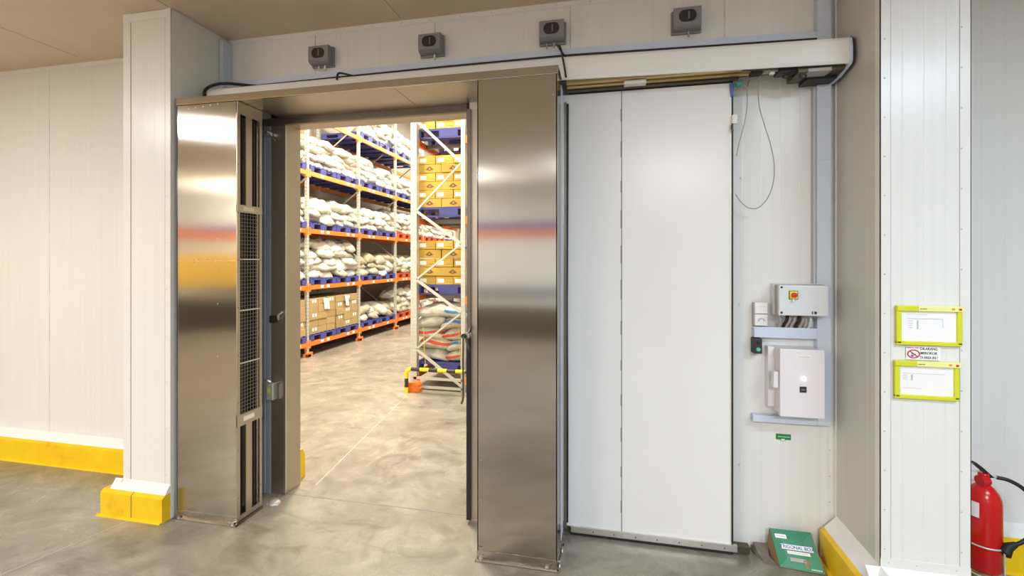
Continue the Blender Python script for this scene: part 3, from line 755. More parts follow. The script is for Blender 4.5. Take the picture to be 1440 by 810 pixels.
for a in (0, 1):
    t0 = gp(a, 0); t1 = gp(a, 1); bk = Vector((t1.x, 2.618, .002))
    o = Vector((.003 if a == 0 else -.003, 0, 0))
    m.add([t0, t1, bk, t0+o, t1+o, bk+o], [(0, 1, 2), (5, 4, 3), (0, 3, 4, 1), (1, 4, 5, 2), (2, 5, 3, 0)], M_cardb)
t1, t2 = gp(0, 1), gp(1, 1)
m.add([t1, t2, Vector((t2.x, 2.62, .002)), Vector((t1.x, 2.62, .002))], [(0, 1, 2, 3)], M_green)
m.build('card_sides', gb)
m = MB()
def patch(u0, u1, v0, v1, mat, off=.0006): m.add([gp(u0, v0, off), gp(u1, v0, off), gp(u1, v1, off), gp(u0, v1, off)], [(0, 1, 2, 3)], mat)
patch(.09, .36, .76, .87, M_paper); patch(.17, .90, .49, .62, M_paper); patch(.28, .80, .38, .46, M_paper); patch(.30, .66, .20, .29, M_conduit)
patch(.60, .68, .06, .27, M_cardb); patch(.64, .76, .18, .27, M_cardb)
for k in range(9): patch(.31+.05*k, .345+.05*k, .41, .43, M_inkg, .0012)
for k in range(5): patch(.13+.04*k, .16+.04*k, .80, .83, M_inkg, .0012)
for k in range(6): patch(.72+.04*k, .75+.04*k, .055, .08, M_paper, .0012)
m.build('printed_patches', gb)
bx = gp(1, .5)-gp(0, .5); up = gp(.5, 1)-gp(.5, 0)
R = Matrix((bx.normalized(), (up - bx.normalized()*up.dot(bx.normalized())).normalized(), bx.cross(up).normalized())).transposed().to_euler()
for s_, u, v, sz, mt in (('TRIGONAL BOX', .535, .553, .0205, M_blueink),):
    p_ = gp(u, v, .0012); text('lettering', s_, p_.x, p_.y, p_.z, sz, mt, gb, rot=R)
random.seed(9)
m = MB()
m.add([(.70, 2.60, .001), (.79, 2.60, .001), (.80, 2.50, .001), (.74, 2.505, .001), (.71, 2.60, .05), (.78, 2.61, .045), (.77, 2.55, .012), (.72, 2.555, .02)],
      [(0, 1, 5, 4), (0, 4, 7, 3), (4, 5, 6, 7), (1, 2, 6, 5), (3, 7, 6, 2)], M_mortar)
tag(m.build('mortar_patch'), 'crumbled brown mortar patch at the wall foot left of the green box', 'mortar')

# ------------------------------------------------------------------ fire extinguisher
fe = thing('fire_extinguisher', 'red fire extinguisher standing behind the right pier', 'fire extinguisher', (1.67, 2.55, .05))
cx, cy = 1.672, 2.55
m = MB()
R0 = .064
m.lathe((cx, cy, 0), [(0, .078), (R0*.8, .078), (R0, .092), (R0, .388), (R0*.96, .41), (R0*.82, .435), (R0*.6, .455), (R0*.38, .468), (R0*.26, .474), (R0*.26, .50), (0, .50)], M_red)
m.build('cylinder_body', fe)
m = MB(); m.tube([(cx-.028, cy-.018, .488), (cx+.006, cy-.01, .492)], .024, M_red, 18); m.lathe((cx, cy, 0), [(0, .495), (.02, .495), (.02, .52), (0, .52)], M_red, 16)
m.build('valve_head', fe)
m = MB(); m.prism([(cx+.035, .505), (cx+.018, .502), (cx-.045, .562), (cx-.035, .568), (cx-.01, .548)], 1, cy-.012, cy+.012, M_black); m.build('squeeze_lever', fe)
m = MB(); m.tube([(cx-.05, cy, .525), (cx-.02, cy, .525), (cx+.02, cy, .515)], .004, M_gal, 8); m.build('carrying_handle', fe)
m = MB()
m.tube([(cx+.02, cy, .508), (cx+.055, cy, .503)], .006, M_gal, 10)
m.tube(arc_smooth([(cx+.05, cy, .503), (cx+.09, cy-.01, .498), (cx+.135, cy-.02, .472), (cx+.175, cy-.03, .42), (cx+.188, cy-.035, .355), (cx+.165, cy-.04, .29), (cx+.12, cy-.045, .245), (cx+.08, cy-.05, .225)], 6), .0085, M_black, 12)
m.build('hose', fe)
m = MB(); m.tube([(cx+.09, cy-.05, .232), (cx+.06, cy-.05, .215), (cx+.035, cy-.065, .19)], [.011, .02, .024], M_black, 14); m.build('nozzle', fe)
m = MB()
vs = []
for k in range(9):
    a = PI*.88+PI*.37*k/8
    for z in (.40-.07, .40-.002): vs.append((cx+(R0+.0012)*math.cos(a), cy+(R0+.0012)*math.sin(a), z))
m.add(vs, [(2*k, 2*k+2, 2*k+3, 2*k+1) for k in range(8)], M_paper, True); 
m.build('paper_tag', fe)
fs_ = thing('extinguisher_stand', 'bent wire floor stand holding the red fire extinguisher', 'stand', (1.67, 2.55, 0))
m = MB()
def ring(r, z): return [(cx+r*math.cos(2*PI*k/28), cy+r*math.sin(2*PI*k/28), z) for k in range(29)]
m.tube(ring(R0+.005, .072), .004, M_gal, 8); m.tube(ring(R0+.006, .205), .004, M_gal, 8); m.build('wire_hoop', fs_)
for a in (-1.05, 1.1, 3.2):
    c_, s_ = math.cos(a), math.sin(a); m = MB()
    m.tube([(cx+(R0+.01)*c_, cy+(R0+.01)*s_, .205), (cx+(R0+.011)*c_, cy+(R0+.011)*s_, .03), (cx+(R0+.03)*c_, cy+(R0+.03)*s_, .004)], .0042, M_gal, 8); m.build('leg', fs_)

# ------------------------------------------------------------------ jamb hardware and floor lump
for z, l in ((.665, 'grey metal latch with a green sticker on the door jamb'), (1.12, 'small dark catch on the upper door jamb')):
    e = thing('door_latch', l, 'latch', (-2.12, 2.59, z))
    m = MB()
    if z < 1:
        m.box(-2.15, -2.105, 2.555, 2.595, z-.055, z+.05, M_gal, .004); m.build('latch_body', e)
        m = MB(); m.tube(arc_smooth([(-2.155, 2.56, z+.05), (-2.14, 2.54, z+.075), (-2.11, 2.55, z+.06)], 4), .009, M_alu, 8); m.build('latch_hook', e)
        m = MB(); m.box(-2.095, -2.07, 2.575, 2.597, z-.05, z+.045, M_alu, .003); m.build('strike_plate', e)
        m = MB(); m.box(-2.142, -2.125, 2.5535, 2.5555, z-.01, z+.02, M_lime); m.build('sticker', e)
    else:
        m.box(-2.145, -2.10, 2.575, 2.595, z-.022, z+.022, M_dark, .003); m.build('catch_plate', e)
        m = MB(); m.tube([(-2.09, 2.59, z+.0), (-2.075, 2.57, z+.03), (-2.05, 2.58, z+.05)], .007, M_gal, 8); m.build('catch_lever', e)
m = MB(); m.lathe((-2.035, 2.49, 0), [(.036, .001), (.032, .012), (.018, .019), (0, .021)], M_gal, 18)
m.box(-2.075, -1.995, 2.46, 2.475, .001, .004, M_gal)
tag(m.build('floor_guide'), 'worn domed metal floor guide at the left of the doorway', 'floor guide')

# ------------------------------------------------------------------ cold room shell
CZ = 5.6
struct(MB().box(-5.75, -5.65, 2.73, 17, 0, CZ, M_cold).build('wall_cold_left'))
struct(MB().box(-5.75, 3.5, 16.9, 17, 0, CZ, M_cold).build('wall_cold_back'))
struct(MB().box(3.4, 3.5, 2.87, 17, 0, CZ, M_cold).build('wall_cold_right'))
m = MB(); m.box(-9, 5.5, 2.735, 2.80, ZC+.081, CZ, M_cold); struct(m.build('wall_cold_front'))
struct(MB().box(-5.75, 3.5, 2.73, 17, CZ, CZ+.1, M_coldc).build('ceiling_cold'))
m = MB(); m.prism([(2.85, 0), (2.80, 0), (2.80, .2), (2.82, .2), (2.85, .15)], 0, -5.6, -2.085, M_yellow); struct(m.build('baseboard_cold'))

# ------------------------------------------------------------------ racks
RX, RD = -4.60, .86                # aisle face and depth of the left rack
YU = [4.86+1.495*k for k in range(7)]
BZ = [.20, 1.08, 1.96, 2.86, 3.77]
rk = thing('pallet_rack', 'long orange and galvanised pallet rack along the left side of the cold room', 'rack', (RX-RD/2, YU[0], 0))
def rack_post(x, y, name='upright', top=4.9, par=rk, w=.045):
    m = MB(); m.box(x-w/2, x+w/2, y-w/2, y+w/2, 0, top, M_gal)
    z = .25
    while z < top-.1 and y < 10: m.box(x-w*.12, x+w*.12, y-w/2-.0008, y-w/2, z, z+.012, M_dark); m.box(x+w/2, x+w/2+.0008, y-w*.1, y+w*.1, z, z+.012, M_dark); z += .055
    return m.build(name, par)
M_lbl = M_paper
for i, y in enumerate(YU):
    rack_post(RX-.02, y); rack_post(RX-RD, y)
    m = MB(); m.box(RX-.05, RX+.035, y-.06, y+.03, 0, .05, M_orange, .006); m.box(RX+.0, RX+.035, y-.06, y+.075, .0, .07, M_orange, .006); m.build('foot_guard', rk)
    m = MB(); z = .3; s_ = 0
    while z < 4.6:
        a, b = (RX-.03, RX-RD+.01) if s_ % 2 == 0 else (RX-RD+.01, RX-.03)
        m.bar((a, y, z), (b, y, z+.62), .022, .012, M_gal, side=(0, 1, 0)); z += .62; s_ += 1
    m.build('cross_brace', rk)
random.seed(2)
for k in range(6):
    y0, y1 = YU[k]+.022, YU[k+1]-.022
    for li, z in enumerate(BZ):
        mo = M_orange if li < 3 else M_orange2
        m = MB(); m.box(RX-.03, RX+.008, y0, y1, z-.045, z+.025, mo, .003)
        for yy in (y0-.01, y1-.035): m.box(RX-.04, RX+.012, yy, yy+.045, z-.075, z+.05, mo, .003)
        for yy in (.2, .31, .72, .84):
            if random.random() < .9: m.box(RX+.008, RX+.0095, y0+(y1-y0)*yy, y0+(y1-y0)*yy+.075, z-.028, z+.012, M_lbl)
        m.build('beam', rk)
        m = MB(); m.box(RX-RD-.008, RX-RD+.03, y0, y1, z-.045, z+.025, mo); m.build('rear_beam', rk)

# ---- prototypes
def link_copy(ob, loc, rot=(0, 0, 0), scale=None):
    c = ob.copy(); COL.objects.link(c); c.location = Vector(loc)*S; c.rotation_euler = rot
    if scale: c.scale = scale
    return c
used = set()
def place(ob, loc, rot=(0, 0, 0), scale=None):
    if ob.name not in used:
        used.add(ob.name); ob.location = Vector(loc)*S; ob.rotation_euler = rot
        if scale: ob.scale = scale
        return ob
    return link_copy(ob, loc, rot, scale)
def bag_proto(seed, mat, lx=.54, ly=.34, h=.15, nx=26, ny=18):
    rnd = random.Random(seed); so_ = Vector((rnd.random()*50, rnd.random()*50, rnd.random()*50))
    m = MB(); top = {}; vs = []; fs = []
    def P_(i, j, side):
        x = -1+2*i/nx; y = -1+2*j/ny
        e = max(0, (1-abs(x)**3.6)*(1-abs(y)**2.4))
        hh = e**.5
        px = x*lx/2*(1-.07*(1-abs(y)**2)*0 - .05*y*y) ; py = y*ly/2*(1-.10*(abs(x)**3))
        nz = noise.noise(Vector((px*6, py*6, side*3.3))+so_)*1.2 + (.5-abs(noise.noise(Vector((px*13, py*16, side*5.3))+so_)))*.9 + noise.noise(Vector((px*30, py*34, side*2.3))+so_)*.35
        z = (h*.5*hh*(1+.38*nz)) if side > 0 else (-h*.5*hh*(1+.14*nz))
        if e <= 0: z = .012*noise.noise(Vector((px*14, py*14, 0))+so_)
        px += .03*noise.noise(Vector((py*8, 3, 0))+so_); py += .022*noise.noise(Vector((px*8, 7, 0))+so_)
        z -= .05*max(0, px/lx*2)**3   # the outer end sags
        return (px, py, z+h*.5)
    idx = {}
    for side in (1, -1):
        for i in range(nx+1):
            for jj in range(ny+1):
                edge = i in (0, nx) or jj in (0, ny)
                if side < 0 and edge: idx[(side, i, jj)] = idx[(1, i, jj)]; continue
                idx[(side, i, jj)] = len(vs); vs.append(P_(i, jj, 0 if edge else side))
        for i in range(nx):
            for jj in range(ny):
                a = [idx[(side, i, jj)], idx[(side, i+1, jj)], idx[(side, i+1, jj+1)], idx[(side, i, jj+1)]]
                fs.append(a if side > 0 else a[::-1])
    m.add(vs, fs, mat, True)
    return m
bag_protos = [bag_proto(k, M_bag).build('sack') for k in range(7)]
bag_dusty = [bag_proto(20+k, M_bagd).build('sack') for k in range(3)]
def pallet_proto(name, mat, lx, ly, h=.105):
    """blocks face +x; local, origin at base centre"""
    m = MB()
    nb = 7
    for k in range(nb): 
        y = -ly/2+ (ly-.035)*k/(nb-1); m.box(-lx/2, lx/2, y, y+.035, h*.82, h, mat)
    m.box(-lx/2, lx/2, -ly/2, ly/2, h*.74, h*.84, mat)
    for y0, y1 in ((-ly/2, -ly/2+.10), (-.075, .075), (ly/2-.10, ly/2)):
        for x0, x1 in ((-lx/2, -lx/2+.11), (-.06, .06), (lx/2-.11, lx/2)): m.box(x0, x1, y0, y1, .015, h*.78, mat)
    for y0, y1 in ((-ly/2, -ly/2+.10), (-.075, .075), (ly/2-.10, ly/2)): m.box(-lx/2, lx/2, y0, y1, 0, .018, mat)
    return m.build(name)
pal_b = pallet_proto('pallet', M_bluep, .84, .69); pal_r = pallet_proto('pallet', M_redp, .84, .69)
SH = ['floor shelf', 'second shelf', 'middle shelf', 'fourth shelf', 'top shelf']
BAY = ['nearest bay', 'first full bay', 'second full bay', 'third full bay', 'fourth full bay', 'last bay']
def pal_pos(k, h):   # centre y of pallet h (0 near, 1 far) in bay k
    return YU[k]+.022+.365+h*.72
LAY = ['bottom', 'second', 'third', 'fourth', 'fifth', 'sixth']
rnd = random.Random(11)
count = 0
far_m = []
HEAP = {}
# (level, bay, half): layers
spec = {}
for k in range(6):
    for h in (0, 1):
        spec[(3, k, h)] = {0: 4, 1: 4, 2: 4 if h == 0 else 3, 3: 3, 4: 3, 5: 3}[k]
        spec[(2, k, h)] = {0: 5, 1: 3, 2: 3, 3: 4, 4: 4, 5: 3}[k]
        spec[(1, k, h)] = {0: 5, 1: 5, 2: 3, 3: 3, 4: 3, 5: 2}[k]
        if k >= 2: spec[(0, k, h)] = {2: 2, 3: 4, 4: 3, 5: 3}[k]
        if k in (1, 2, 3): spec[(4, k, h)] = 4
del spec[(4, 1, 0)], spec[(4, 1, 1)]
for (lv, k, h), nl in sorted(spec.items()):
    if k == 0 and h == 0: continue
    yc = pal_pos(k, h); zb_ = BZ[lv]+.026
    red = (k >= 3 and lv in (0, 1, 2) and k < 5)
    o = place(pal_r if red else pal_b, (RX-.41, yc, zb_))
    tag(o, '%s pallet, %s half of the %s, %s of the left rack' % ('red' if red else 'blue', 'near' if h == 0 else 'far', BAY[k], SH[lv]), 'pallet', 'pallets in the left rack')
    for L_ in range(nl):
        z = zb_+.107+L_*.112
        side_on = rnd.random() < .4; off_ = rnd.choice((-1, 1))
        row = 2 if (k >= 4 or rnd.random() < .65 or side_on) else 3
        for q in range(row):
            dusty = (k >= 2 and lv in (0, 1) and rnd.random() < .35) or (lv == 1 and k == 2 and L_ > 0 and q == 0) or rnd.random() < .04
            src = rnd.choice(bag_dusty if dusty else bag_protos)
            yy = yc + (q-(row-1)/2)*(.69/row) + rnd.uniform(-.035, .035)
            xx = RX-.29 + rnd.uniform(-.03, .045) - .012*L_
            rz = rnd.uniform(-.25, .25)
            tilt = rnd.uniform(-.04, .16)
            if side_on and q == (0 if off_ < 0 else 1):
                rz += PI/2*rnd.choice((-1, 1)); xx += .06; yy -= off_*.06; tilt *= .4
            if L_ == nl-1: tilt += .06; z += rnd.uniform(-.005, .025)
            tx = rnd.uniform(-.16, .16)
            sc = (1+rnd.uniform(-.06, .06), (1.06 if row == 2 else .82)+rnd.uniform(-.03, .1), .98+rnd.uniform(-.05, .22))
            if k >= 4:
                far_m.append((src, Vector((xx, yy, z)), (tx, tilt, rz), sc)); continue
            b_ = place(src, (xx, yy, z), (tx, tilt, rz), sc)
            tag(b_, '%s sack, %s layer on %s pallet, %s, %s of left rack' % ('dusty' if dusty else 'white', 'top' if L_ == nl-1 else LAY[L_], 'near' if h == 0 else 'far', BAY[k], SH[lv]), 'sack',
                'sacks in the %s layer, %s pallet, %s, %s%s' % (LAY[L_], 'near' if h == 0 else 'far', BAY[k], SH[lv], ', dusty' if dusty else ''))
            count += 1
# farthest bays: one heap object
from mathutils import Euler
hm = MB()
for src, loc, rot, sc in far_m:
    me = src.data; Mx = Matrix.Translation(loc*S) @ Euler(rot).to_matrix().to_4x4() @ Matrix.Diagonal((*sc, 1))
    hm.add([(Mx @ v.co)/S for v in me.vertices], [list(p_.vertices) for p_ in me.polygons], me.materials[0], True)
if far_m: tag(hm.build('sacks'), 'white sacks heaped in the two farthest bays of the left rack', 'sacks', None, 'stuff')
print('SACKS', count)

# ---- cartons in the left rack, floor shelf
def carton_proto(name, mat, lx, ly, h, labels, face=0, diamond=False):
    """origin at base centre; face 0: printed side +x, 1: printed side -y"""
    m = MB(); m.box(-lx/2, lx/2, -ly/2, ly/2, 0, h, mat, .003)
    e = .0012
    def quad(a0, a1, z0, z1, mt):
        if face == 0: m.add([(lx/2+e, a0, z0), (lx/2+e, a1, z0), (lx/2+e, a1, z1), (lx/2+e, a0, z1)], [(0, 1, 2, 3)], mt)
        else: m.add([(a0, -ly/2-e, z0), (a1, -ly/2-e, z0), (a1, -ly/2-e, z1), (a0, -ly/2-e, z1)], [(0, 1, 2, 3)], mt)
    for a0, a1, z0, z1 in labels: quad(a0, a1, z0, z1, M_paper)
    W = ly if face == 0 else lx
    if diamond:
        m.add([(-.052, -ly/2-e, h*.40), (0, -ly/2-e, h*.22), (.052, -ly/2-e, h*.40), (0, -ly/2-e, h*.80)], [(0, 1, 2, 3)], M_logo)
        m.add([(-.012, -ly/2-e*1.5, h*.46), (0, -ly/2-e*1.5, h*.34), (.012, -ly/2-e*1.5, h*.46), (0, -ly/2-e*1.5, h*.60)], [(0, 1, 2, 3)], mat)
        m.box(-lx/2, lx/2, -.012, .012, h-.001, h+.0008, M_yrope)
    elif face == 1:
        m.box(W*.12, W*.45, -ly/2-.001, -ly/2, h*.30, h*.33, M_logo)
    return m.build(name)
cb_a = carton_proto('carton', M_cartonb, .3, .225, .110, [(-.05, -.005, .045, .095), (.02, .065, .045, .095)])
cb_b = carton_proto('carton', M_cartonb, .3, .225, .110, [])
crn = random.Random(5)
for k, h in ((0, 1), (1, 0), (1, 1)):
    yc = pal_pos(k, h); zb_ = BZ[0]+.026
    o = link_copy(pal_b, (RX-.41, yc, zb_)); tag(o, 'blue pallet under cartons, %s half of %s, left rack' % ('near' if h == 0 else 'far', BAY[k]), 'pallet', 'pallets in the left rack')
    for L_ in range(5):
        for q in range(3):
            for d_ in (0, 1):
                if d_ == 1 and L_ < 4 and q > 0: continue
                src = cb_a if (q+L_+h) % 2 == 0 and crn.random() < .8 else cb_b
                b_ = place(src, (RX-.16-.32*d_+crn.uniform(-.008, .008), yc+(q-1)*.2265+crn.uniform(-.004, .004), zb_+.106+L_*.1115), (0, 0, crn.uniform(-.04, .04)))
                tag(b_, '%s carton, %s layer, %s pallet of the %s on the floor shelf' % ('labelled brown' if src is cb_a else 'plain brown', 'top' if L_ == 4 else LAY[L_], 'near' if h == 0 else 'far', BAY[k]), 'carton',
                    'cartons %s %s %s %s' % (BAY[k], 'near' if h == 0 else 'far', LAY[L_], 'labelled' if src is cb_a else 'plain'))
for (k, h, w_) in ((1, 0, .15), (1, 1, .11)):
    yc = pal_pos(k, h); z1_ = BZ[0]+.026+.106+5*.1115
    m = MB(); y0 = yc+(.0 if h == 0 else -.1)
    m.add([(RX+.005, y0, z1_-.01), (RX+.005, y0+w_, z1_-.02), (RX+.009, y0+w_+.02, z1_-.2), (RX+.009, y0+.03, z1_-.19),
           (RX+.003, y0, z1_-.01), (RX+.003, y0+w_, z1_-.02), (RX+.007, y0+w_+.02, z1_-.2), (RX+.007, y0+.03, z1_-.19)], [(0, 3, 2, 1), (4, 5, 6, 7), (0, 1, 5, 4), (1, 2, 6, 5), (2, 3, 7, 6), (3, 0, 4, 7)], M_encl)
    tag(m.build('paper_sheet'), 'white paper sheet stuck on the cartons of the %s pallet in left rack' % ('near' if h == 0 else 'far'), 'sheet')

# ------------------------------------------------------------------ right rack, seen end-on
RY = 5.05; XLr, XRr = -2.255, -1.655
r2 = thing('pallet_rack', 'galvanised pallet rack with zigzag bracing on the right of the cold room aisle', 'rack', ((XLr+XRr)/2, RY, 0))
NY = [RY, RY+1.5, RY+3.0]
for y in NY:
    for x, wv in ((XLr, .075), (XRr, .05)):
        m = MB(); m.box(x-wv/2, x+wv/2, y-.02, y+.05, 0.0, 4.4, M_gal, .003)
        if y == RY:
            z = .2
            while z < 4.3:
                m.box(x-wv*.30, x-wv*.16, y-.0212, y-.0199, z, z+.014, M_inkg); m.box(x+wv*.16, x+wv*.30, y-.0212, y-.0199, z, z+.014, M_inkg); z += .045
            m.box(x-wv*.06, x-wv*.02, y-.0208, y-.0199, .1, 4.3, M_inkg)
        m.build('upright', r2)
    zs = [(.064, 'R'), (.469, 'L'), (.898, 'R'), (1.273, 'L'), (1.683, 'R'), (2.068, 'L'), (2.606, 'R'), (3.121, 'L'), (3.6, 'R')]
    for (z0, s0), (z1, s1) in zip(zs[:-1], zs[1:]):
        m = MB(); a = (XLr+.03 if s0 == 'L' else XRr-.02, y-.012, z0); b = (XLr+.03 if s1 == 'L' else XRr-.02, y-.012, z1)
        m.bar(a, b, .03 if s0 == 'R' else .02, .02, M_gal); m.build('diagonal_brace', r2)
    for z in (.13, .03):
        m = MB(); m.box(XLr, XRr, y-.02, y+.01, z-.014, z+.014, M_gal); m.build('horizontal_brace', r2)
LZ = [.185, 1.095, 2.005, 2.925]
for y0, y1 in ((NY[0], NY[1]), (NY[1], NY[2])):
    for z in LZ:
        for x in (XLr, XRr):
            m = MB(); m.box(x-.018, x+.018, y0+.05, y1-.02, z-.075, z-.005, M_orange, .003); m.box(x-.03, x+.03, y0+.04, y0+.09, z-.11, z+.01, M_orange)
            if x == XRr: m.box(x+.025, x+.05, y0-.02, y0+.02, z-.10, z-.01, M_orange)
            m.build('beam', r2)
        for yy in (.3, .75, 1.2):
            m = MB(); m.box(XLr, XRr, y0+yy, y0+yy+.04, z-.06, z-.02, M_steel_d); m.build('pallet_support', r2)
m = MB(); m.box(XRr+.026, XRr+.05, RY-.03, RY-.01, 1.625, 1.65, M_blueb); m.box(XRr+.05, XRr+.08, RY-.025, RY-.015, 1.632, 1.642, M_blueb)
m.build('blue_tag', r2)
def wide_pallet():
    m = MB(); lx, ly, h = .80, .80, .115
    m.box(-lx/2, lx/2, -ly/2, ly/2, h*.78, h, M_bluep)
    for x0, x1 in ((-lx/2, -lx/2+.055), (-.115, .115), (lx/2-.055, lx/2)):
        for y0, y1 in ((-ly/2, -ly/2+.1), (-.06, .06), (ly/2-.1, ly/2)): m.box(x0, x1, y0, y1, .01, h*.8, M_bluep)
    m.box(-lx/2, lx/2, -ly/2, -ly/2+.1, 0, .016, M_bluep); m.box(-lx/2, lx/2, -.06, .06, 0, .016, M_bluep); m.box(-lx/2, lx/2, ly/2-.1, ly/2, 0, .016, M_bluep)
    return m.build('pallet')
pal_w = wide_pallet()
c_lab = carton_proto('carton', M_carton, .2135, .40, .098, [(-.085, -.005, .022, .07)], 1)
c_dia = carton_proto('carton', M_carton, .2865, .40, .098, [], 1, True)
LN = ['lowest', 'second', 'third', 'top']
PX = -1.865
for li, (z, rows) in enumerate(((LZ[0], 0), (LZ[1], 5), (LZ[2], 6), (LZ[3], 3))):
    o = place(pal_w, (PX, RY+.48, z)); tag(o, 'wide blue pallet on the %s level of the right rack' % LN[li], 'pallet', 'wide blue pallets in the right rack')
    hb = .104 if li == 1 else .102
    for r_ in range(rows):
        labrow = (r_ % 2 == 0) if li == 1 else (r_ % 2 == 1)
        if li == 3: labrow = (r_ % 2 == 0)
        zz = z+.116+r_*hb
        if labrow:
            xs_ = [-2.145+.2215*q for q in range(4)]
            for q, x in enumerate(xs_):
                b_ = place(c_lab, (x+crn.uniform(-.004, .004), RY+.30+crn.uniform(-.01, .01), zz), (0, 0, crn.uniform(-.012, .012)))
                tag(b_, 'ochre carton with white label, %s column, %s row on the %s level, right rack' % (['first', 'second', 'third', 'last'][q], LAY[r_], LN[li]), 'carton', 'labelled ochre cartons in the right rack')
        else:
            xs_ = [-2.108+.295*q for q in range(3)]
            for q, x in enumerate(xs_):
                b_ = place(c_dia, (x+crn.uniform(-.004, .004), RY+.30+crn.uniform(-.01, .01), zz), (0, 0, crn.uniform(-.012, .012)))
                tag(b_, 'ochre carton with dark diamond, %s column, %s row on the %s level, right rack' % (['first', 'second', 'last'][q], LAY[r_], LN[li]), 'carton', 'diamond marked ochre cartons in the right rack')
# heap of large sacks on the lowest pallet
bigs = [bag_proto(40, M_bagr, .46, .60, .150).build('sack'), bag_proto(41, M_bagb, .46, .60, .150).build('sack'), bag_proto(42, M_bag, .46, .60, .150).build('sack'), bag_proto(43, M_bagr, .44, .60, .150).build('sack')]
z0 = LZ[0]+.116
lay = [(0, -2.10, 0, 2, .10, 'white sack, bottom left of the heap on the lowest right pallet'), (0, -1.70, 3, 2, -.12, 'red striped sack, bottom right of the heap on the lowest right pallet'),
       (1, -2.06, 0, 3, -.06, 'red striped sack, second layer left in the lowest right heap'), (1, -1.68, 1, 3, .10, 'blue striped sack, second layer right in the lowest right heap'),
       (2, -2.12, 3, 2, .12, 'red striped sack, third layer left in the lowest right heap'), (2, -1.72, 0, 3, -.14, 'red striped sack, third layer right in the lowest right heap'),
       (3, -2.10, 2, 2, .16, 'white sack, fourth layer left bulging past the upright in the lowest heap'), (3, -1.74, 1, 2, .05, 'blue striped sack, fourth layer right in the lowest right heap'),
       (4, -2.03, 2, 2, -.10, 'white sack, top left of the lowest right heap'), (4, -1.72, 1, 2, .12, 'blue striped sack, topmost right of the lowest right heap')]
lay[0] = (0, -2.10, 2, 2, .10, lay[0][5])
for l_, x, pi_, _, ry, lb in lay:
    b_ = place(bigs[pi_], (x, RY+.40-.02*l_, z0+l_*.128), (.02, ry, PI*(l_ % 2)), (1.03, 1, 1.06)); tag(b_, lb, 'sack', 'large sacks on the lowest right pallet')
for x, l in ((-2.155, 'yellow strap hanging over the sacks beside the left upright'), (-1.72, 'yellow strap hanging over the sacks beside the right upright')):
    m = MB(); m.tube(arc_smooth([(x-.01, RY+.06, .72), (x, RY+.05, .55), (x+.012, RY+.045, .40), (x+.02, RY+.05, .27)], 4), .004, M_yrope, 6)
    tag(m.build('yellow_strap'), l, 'strap')
# rack end guard
g = thing('rack_end_guard', 'black and yellow tube guard at the end of the right rack', 'guard', (-2.2, 4.85, 0))
gx, gy, gz = -2.265, 4.86, .275; R_ = .06
M_gy = plain('guard yellow', (.90, .76, .02), .35); M_gb = plain('guard black', (.035, .032, .03), .4)
m = MB(); m.cyl((gx, gy, 0), (gx, gy, .07), .021, M_gy, 18); m.cyl((gx, gy, .07), (gx, gy, .17), .021, M_gb, 18)
arc = [(gx+R_-R_*math.cos(a), gy, gz-R_+R_*math.sin(a)) for a in [PI/2*k/8 for k in range(9)]]
m.tube([(gx, gy, .17)]+arc, .021, M_gy, 18)
x = gx+R_; w_ = .105; k = 0
while x < -1.42:
    m.cyl((x, gy, gz), (min(x+w_, -1.40), gy, gz), .021, M_gb if k % 2 == 0 else M_gy, 18); x += w_; k += 1
m.cyl((-1.40, gy, gz), (-1.40, gy, 0), .021, M_gb, 18)
m.build('guard_tube', g)
m = MB(); m.box(-2.31, -2.215, 4.90, 4.93, 0, .11, M_orange, .006); m.tube([(-2.20, 4.905, .055), (-2.20, 5.02, .055)], .055, M_orange, 20); m.box(-2.20, -2.13, 4.91, 5.0, 0, .05, M_orange, .008)
m.build('orange_foot_guard', g)

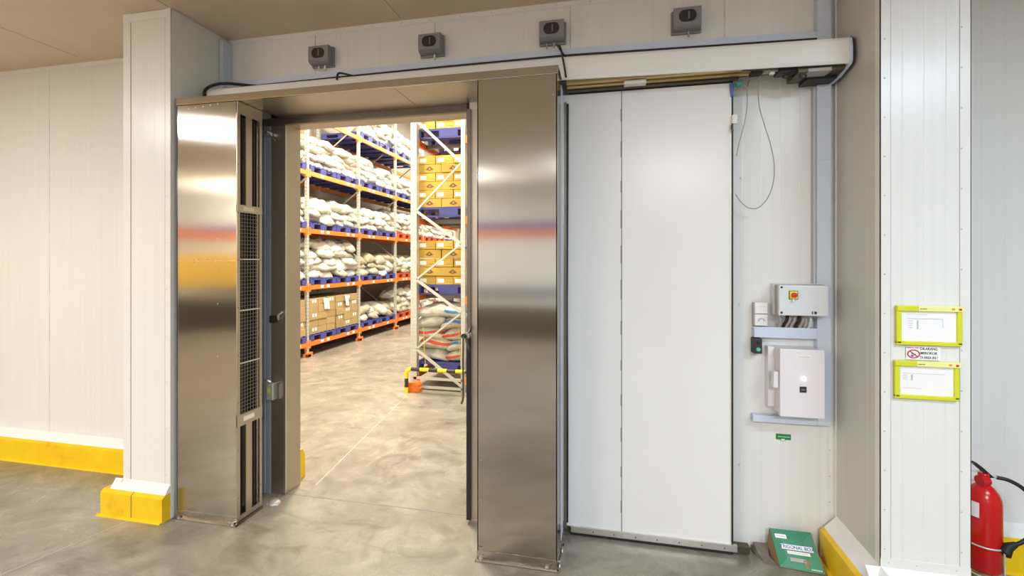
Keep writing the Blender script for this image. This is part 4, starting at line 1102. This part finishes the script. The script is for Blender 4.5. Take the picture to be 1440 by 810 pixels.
# ------------------------------------------------------------------ lights
def area(name, loc, rot, sx, sy, power, col, spread=PI):
    l = bpy.data.lights.new(name, 'AREA'); l.shape = 'RECTANGLE'; l.size = sx*S; l.size_y = sy*S; l.energy = power*S*S; l.color = col; l.spread = spread
    o = bpy.data.objects.new(name, l); COL.objects.link(o); o.location = Vector(loc)*S; o.rotation_euler = rot; return o
WARM = (1, .86, .66); NEU = (1, .97, .93); COOL = (.84, .92, 1)
area('ceiling_lamp_left', (-4.3, .3, ZC-.05), (0, 0, 0), 1.1, .14, 72, (1, .98, .93))
area('fill_light_back_left', (-3.2, -2.6, ZC-.05), (0, 0, 0), 1.1, .16, 110, (1, .97, .92))  # added fill behind the camera, evens out the wall light
area('fill_light_middle', (.9, -2.3, ZC-.05), (0, 0, 0), 1.1, .16, 205, (.93, .97, 1))  # added fill, brightens the top of the front wall
area('ceiling_lamp_right', (2.1, .2, ZC-.05), (0, 0, 0), 1.1, .16, 68, (.68, .84, 1))
area('fill_light_end', (-6.3, -3.7, ZC-.05), (0, 0, 0), .9, .16, 230, (1, .92, .76))  # added to light up the yellow band that the cabinet mirrors
for i, (x, y, pw) in enumerate(((-2.7, 4.2, 400), (-3.2, 6.6, 205), (-3.2, 9.2, 205), (-3.2, 11.8, 205), (-3.2, 14.4, 205))):
    area('cold_room_lamp', (x, y, CZ-.1), (0, 0, PI/2), 1.2, .3, pw, (1, .92, .76))
for y in (3.9, 7.5, 11.):
    area('cold_room_lamp', (-.3, y, CZ-.1), (0, 0, PI/2), 1.6, .3, 120, (1, .92, .76))
w = bpy.data.worlds.new('World'); scn.world = w; w.use_nodes = True
w.node_tree.nodes['Background'].inputs[0].default_value = (.8, .85, 1, 1); w.node_tree.nodes['Background'].inputs[1].default_value = .3

# ------------------------------------------------------------------ camera
cd = bpy.data.cameras.new('Camera'); cam = bpy.data.objects.new('Camera', cd); COL.objects.link(cam)
cam.location = (0, 0, 1.5*S); cam.rotation_euler = (PI/2, 0, math.radians(12.18))
cd.sensor_width = 36; cd.lens = 653/1440*36; cd.shift_y = -(405-365.6)/1440; cd.clip_start = .01
scn.camera = cam
scn.view_settings.view_transform = 'Standard'; scn.view_settings.look = 'None'; scn.view_settings.exposure = 0; scn.view_settings.gamma = 1
scn.view_settings.use_curve_mapping = False
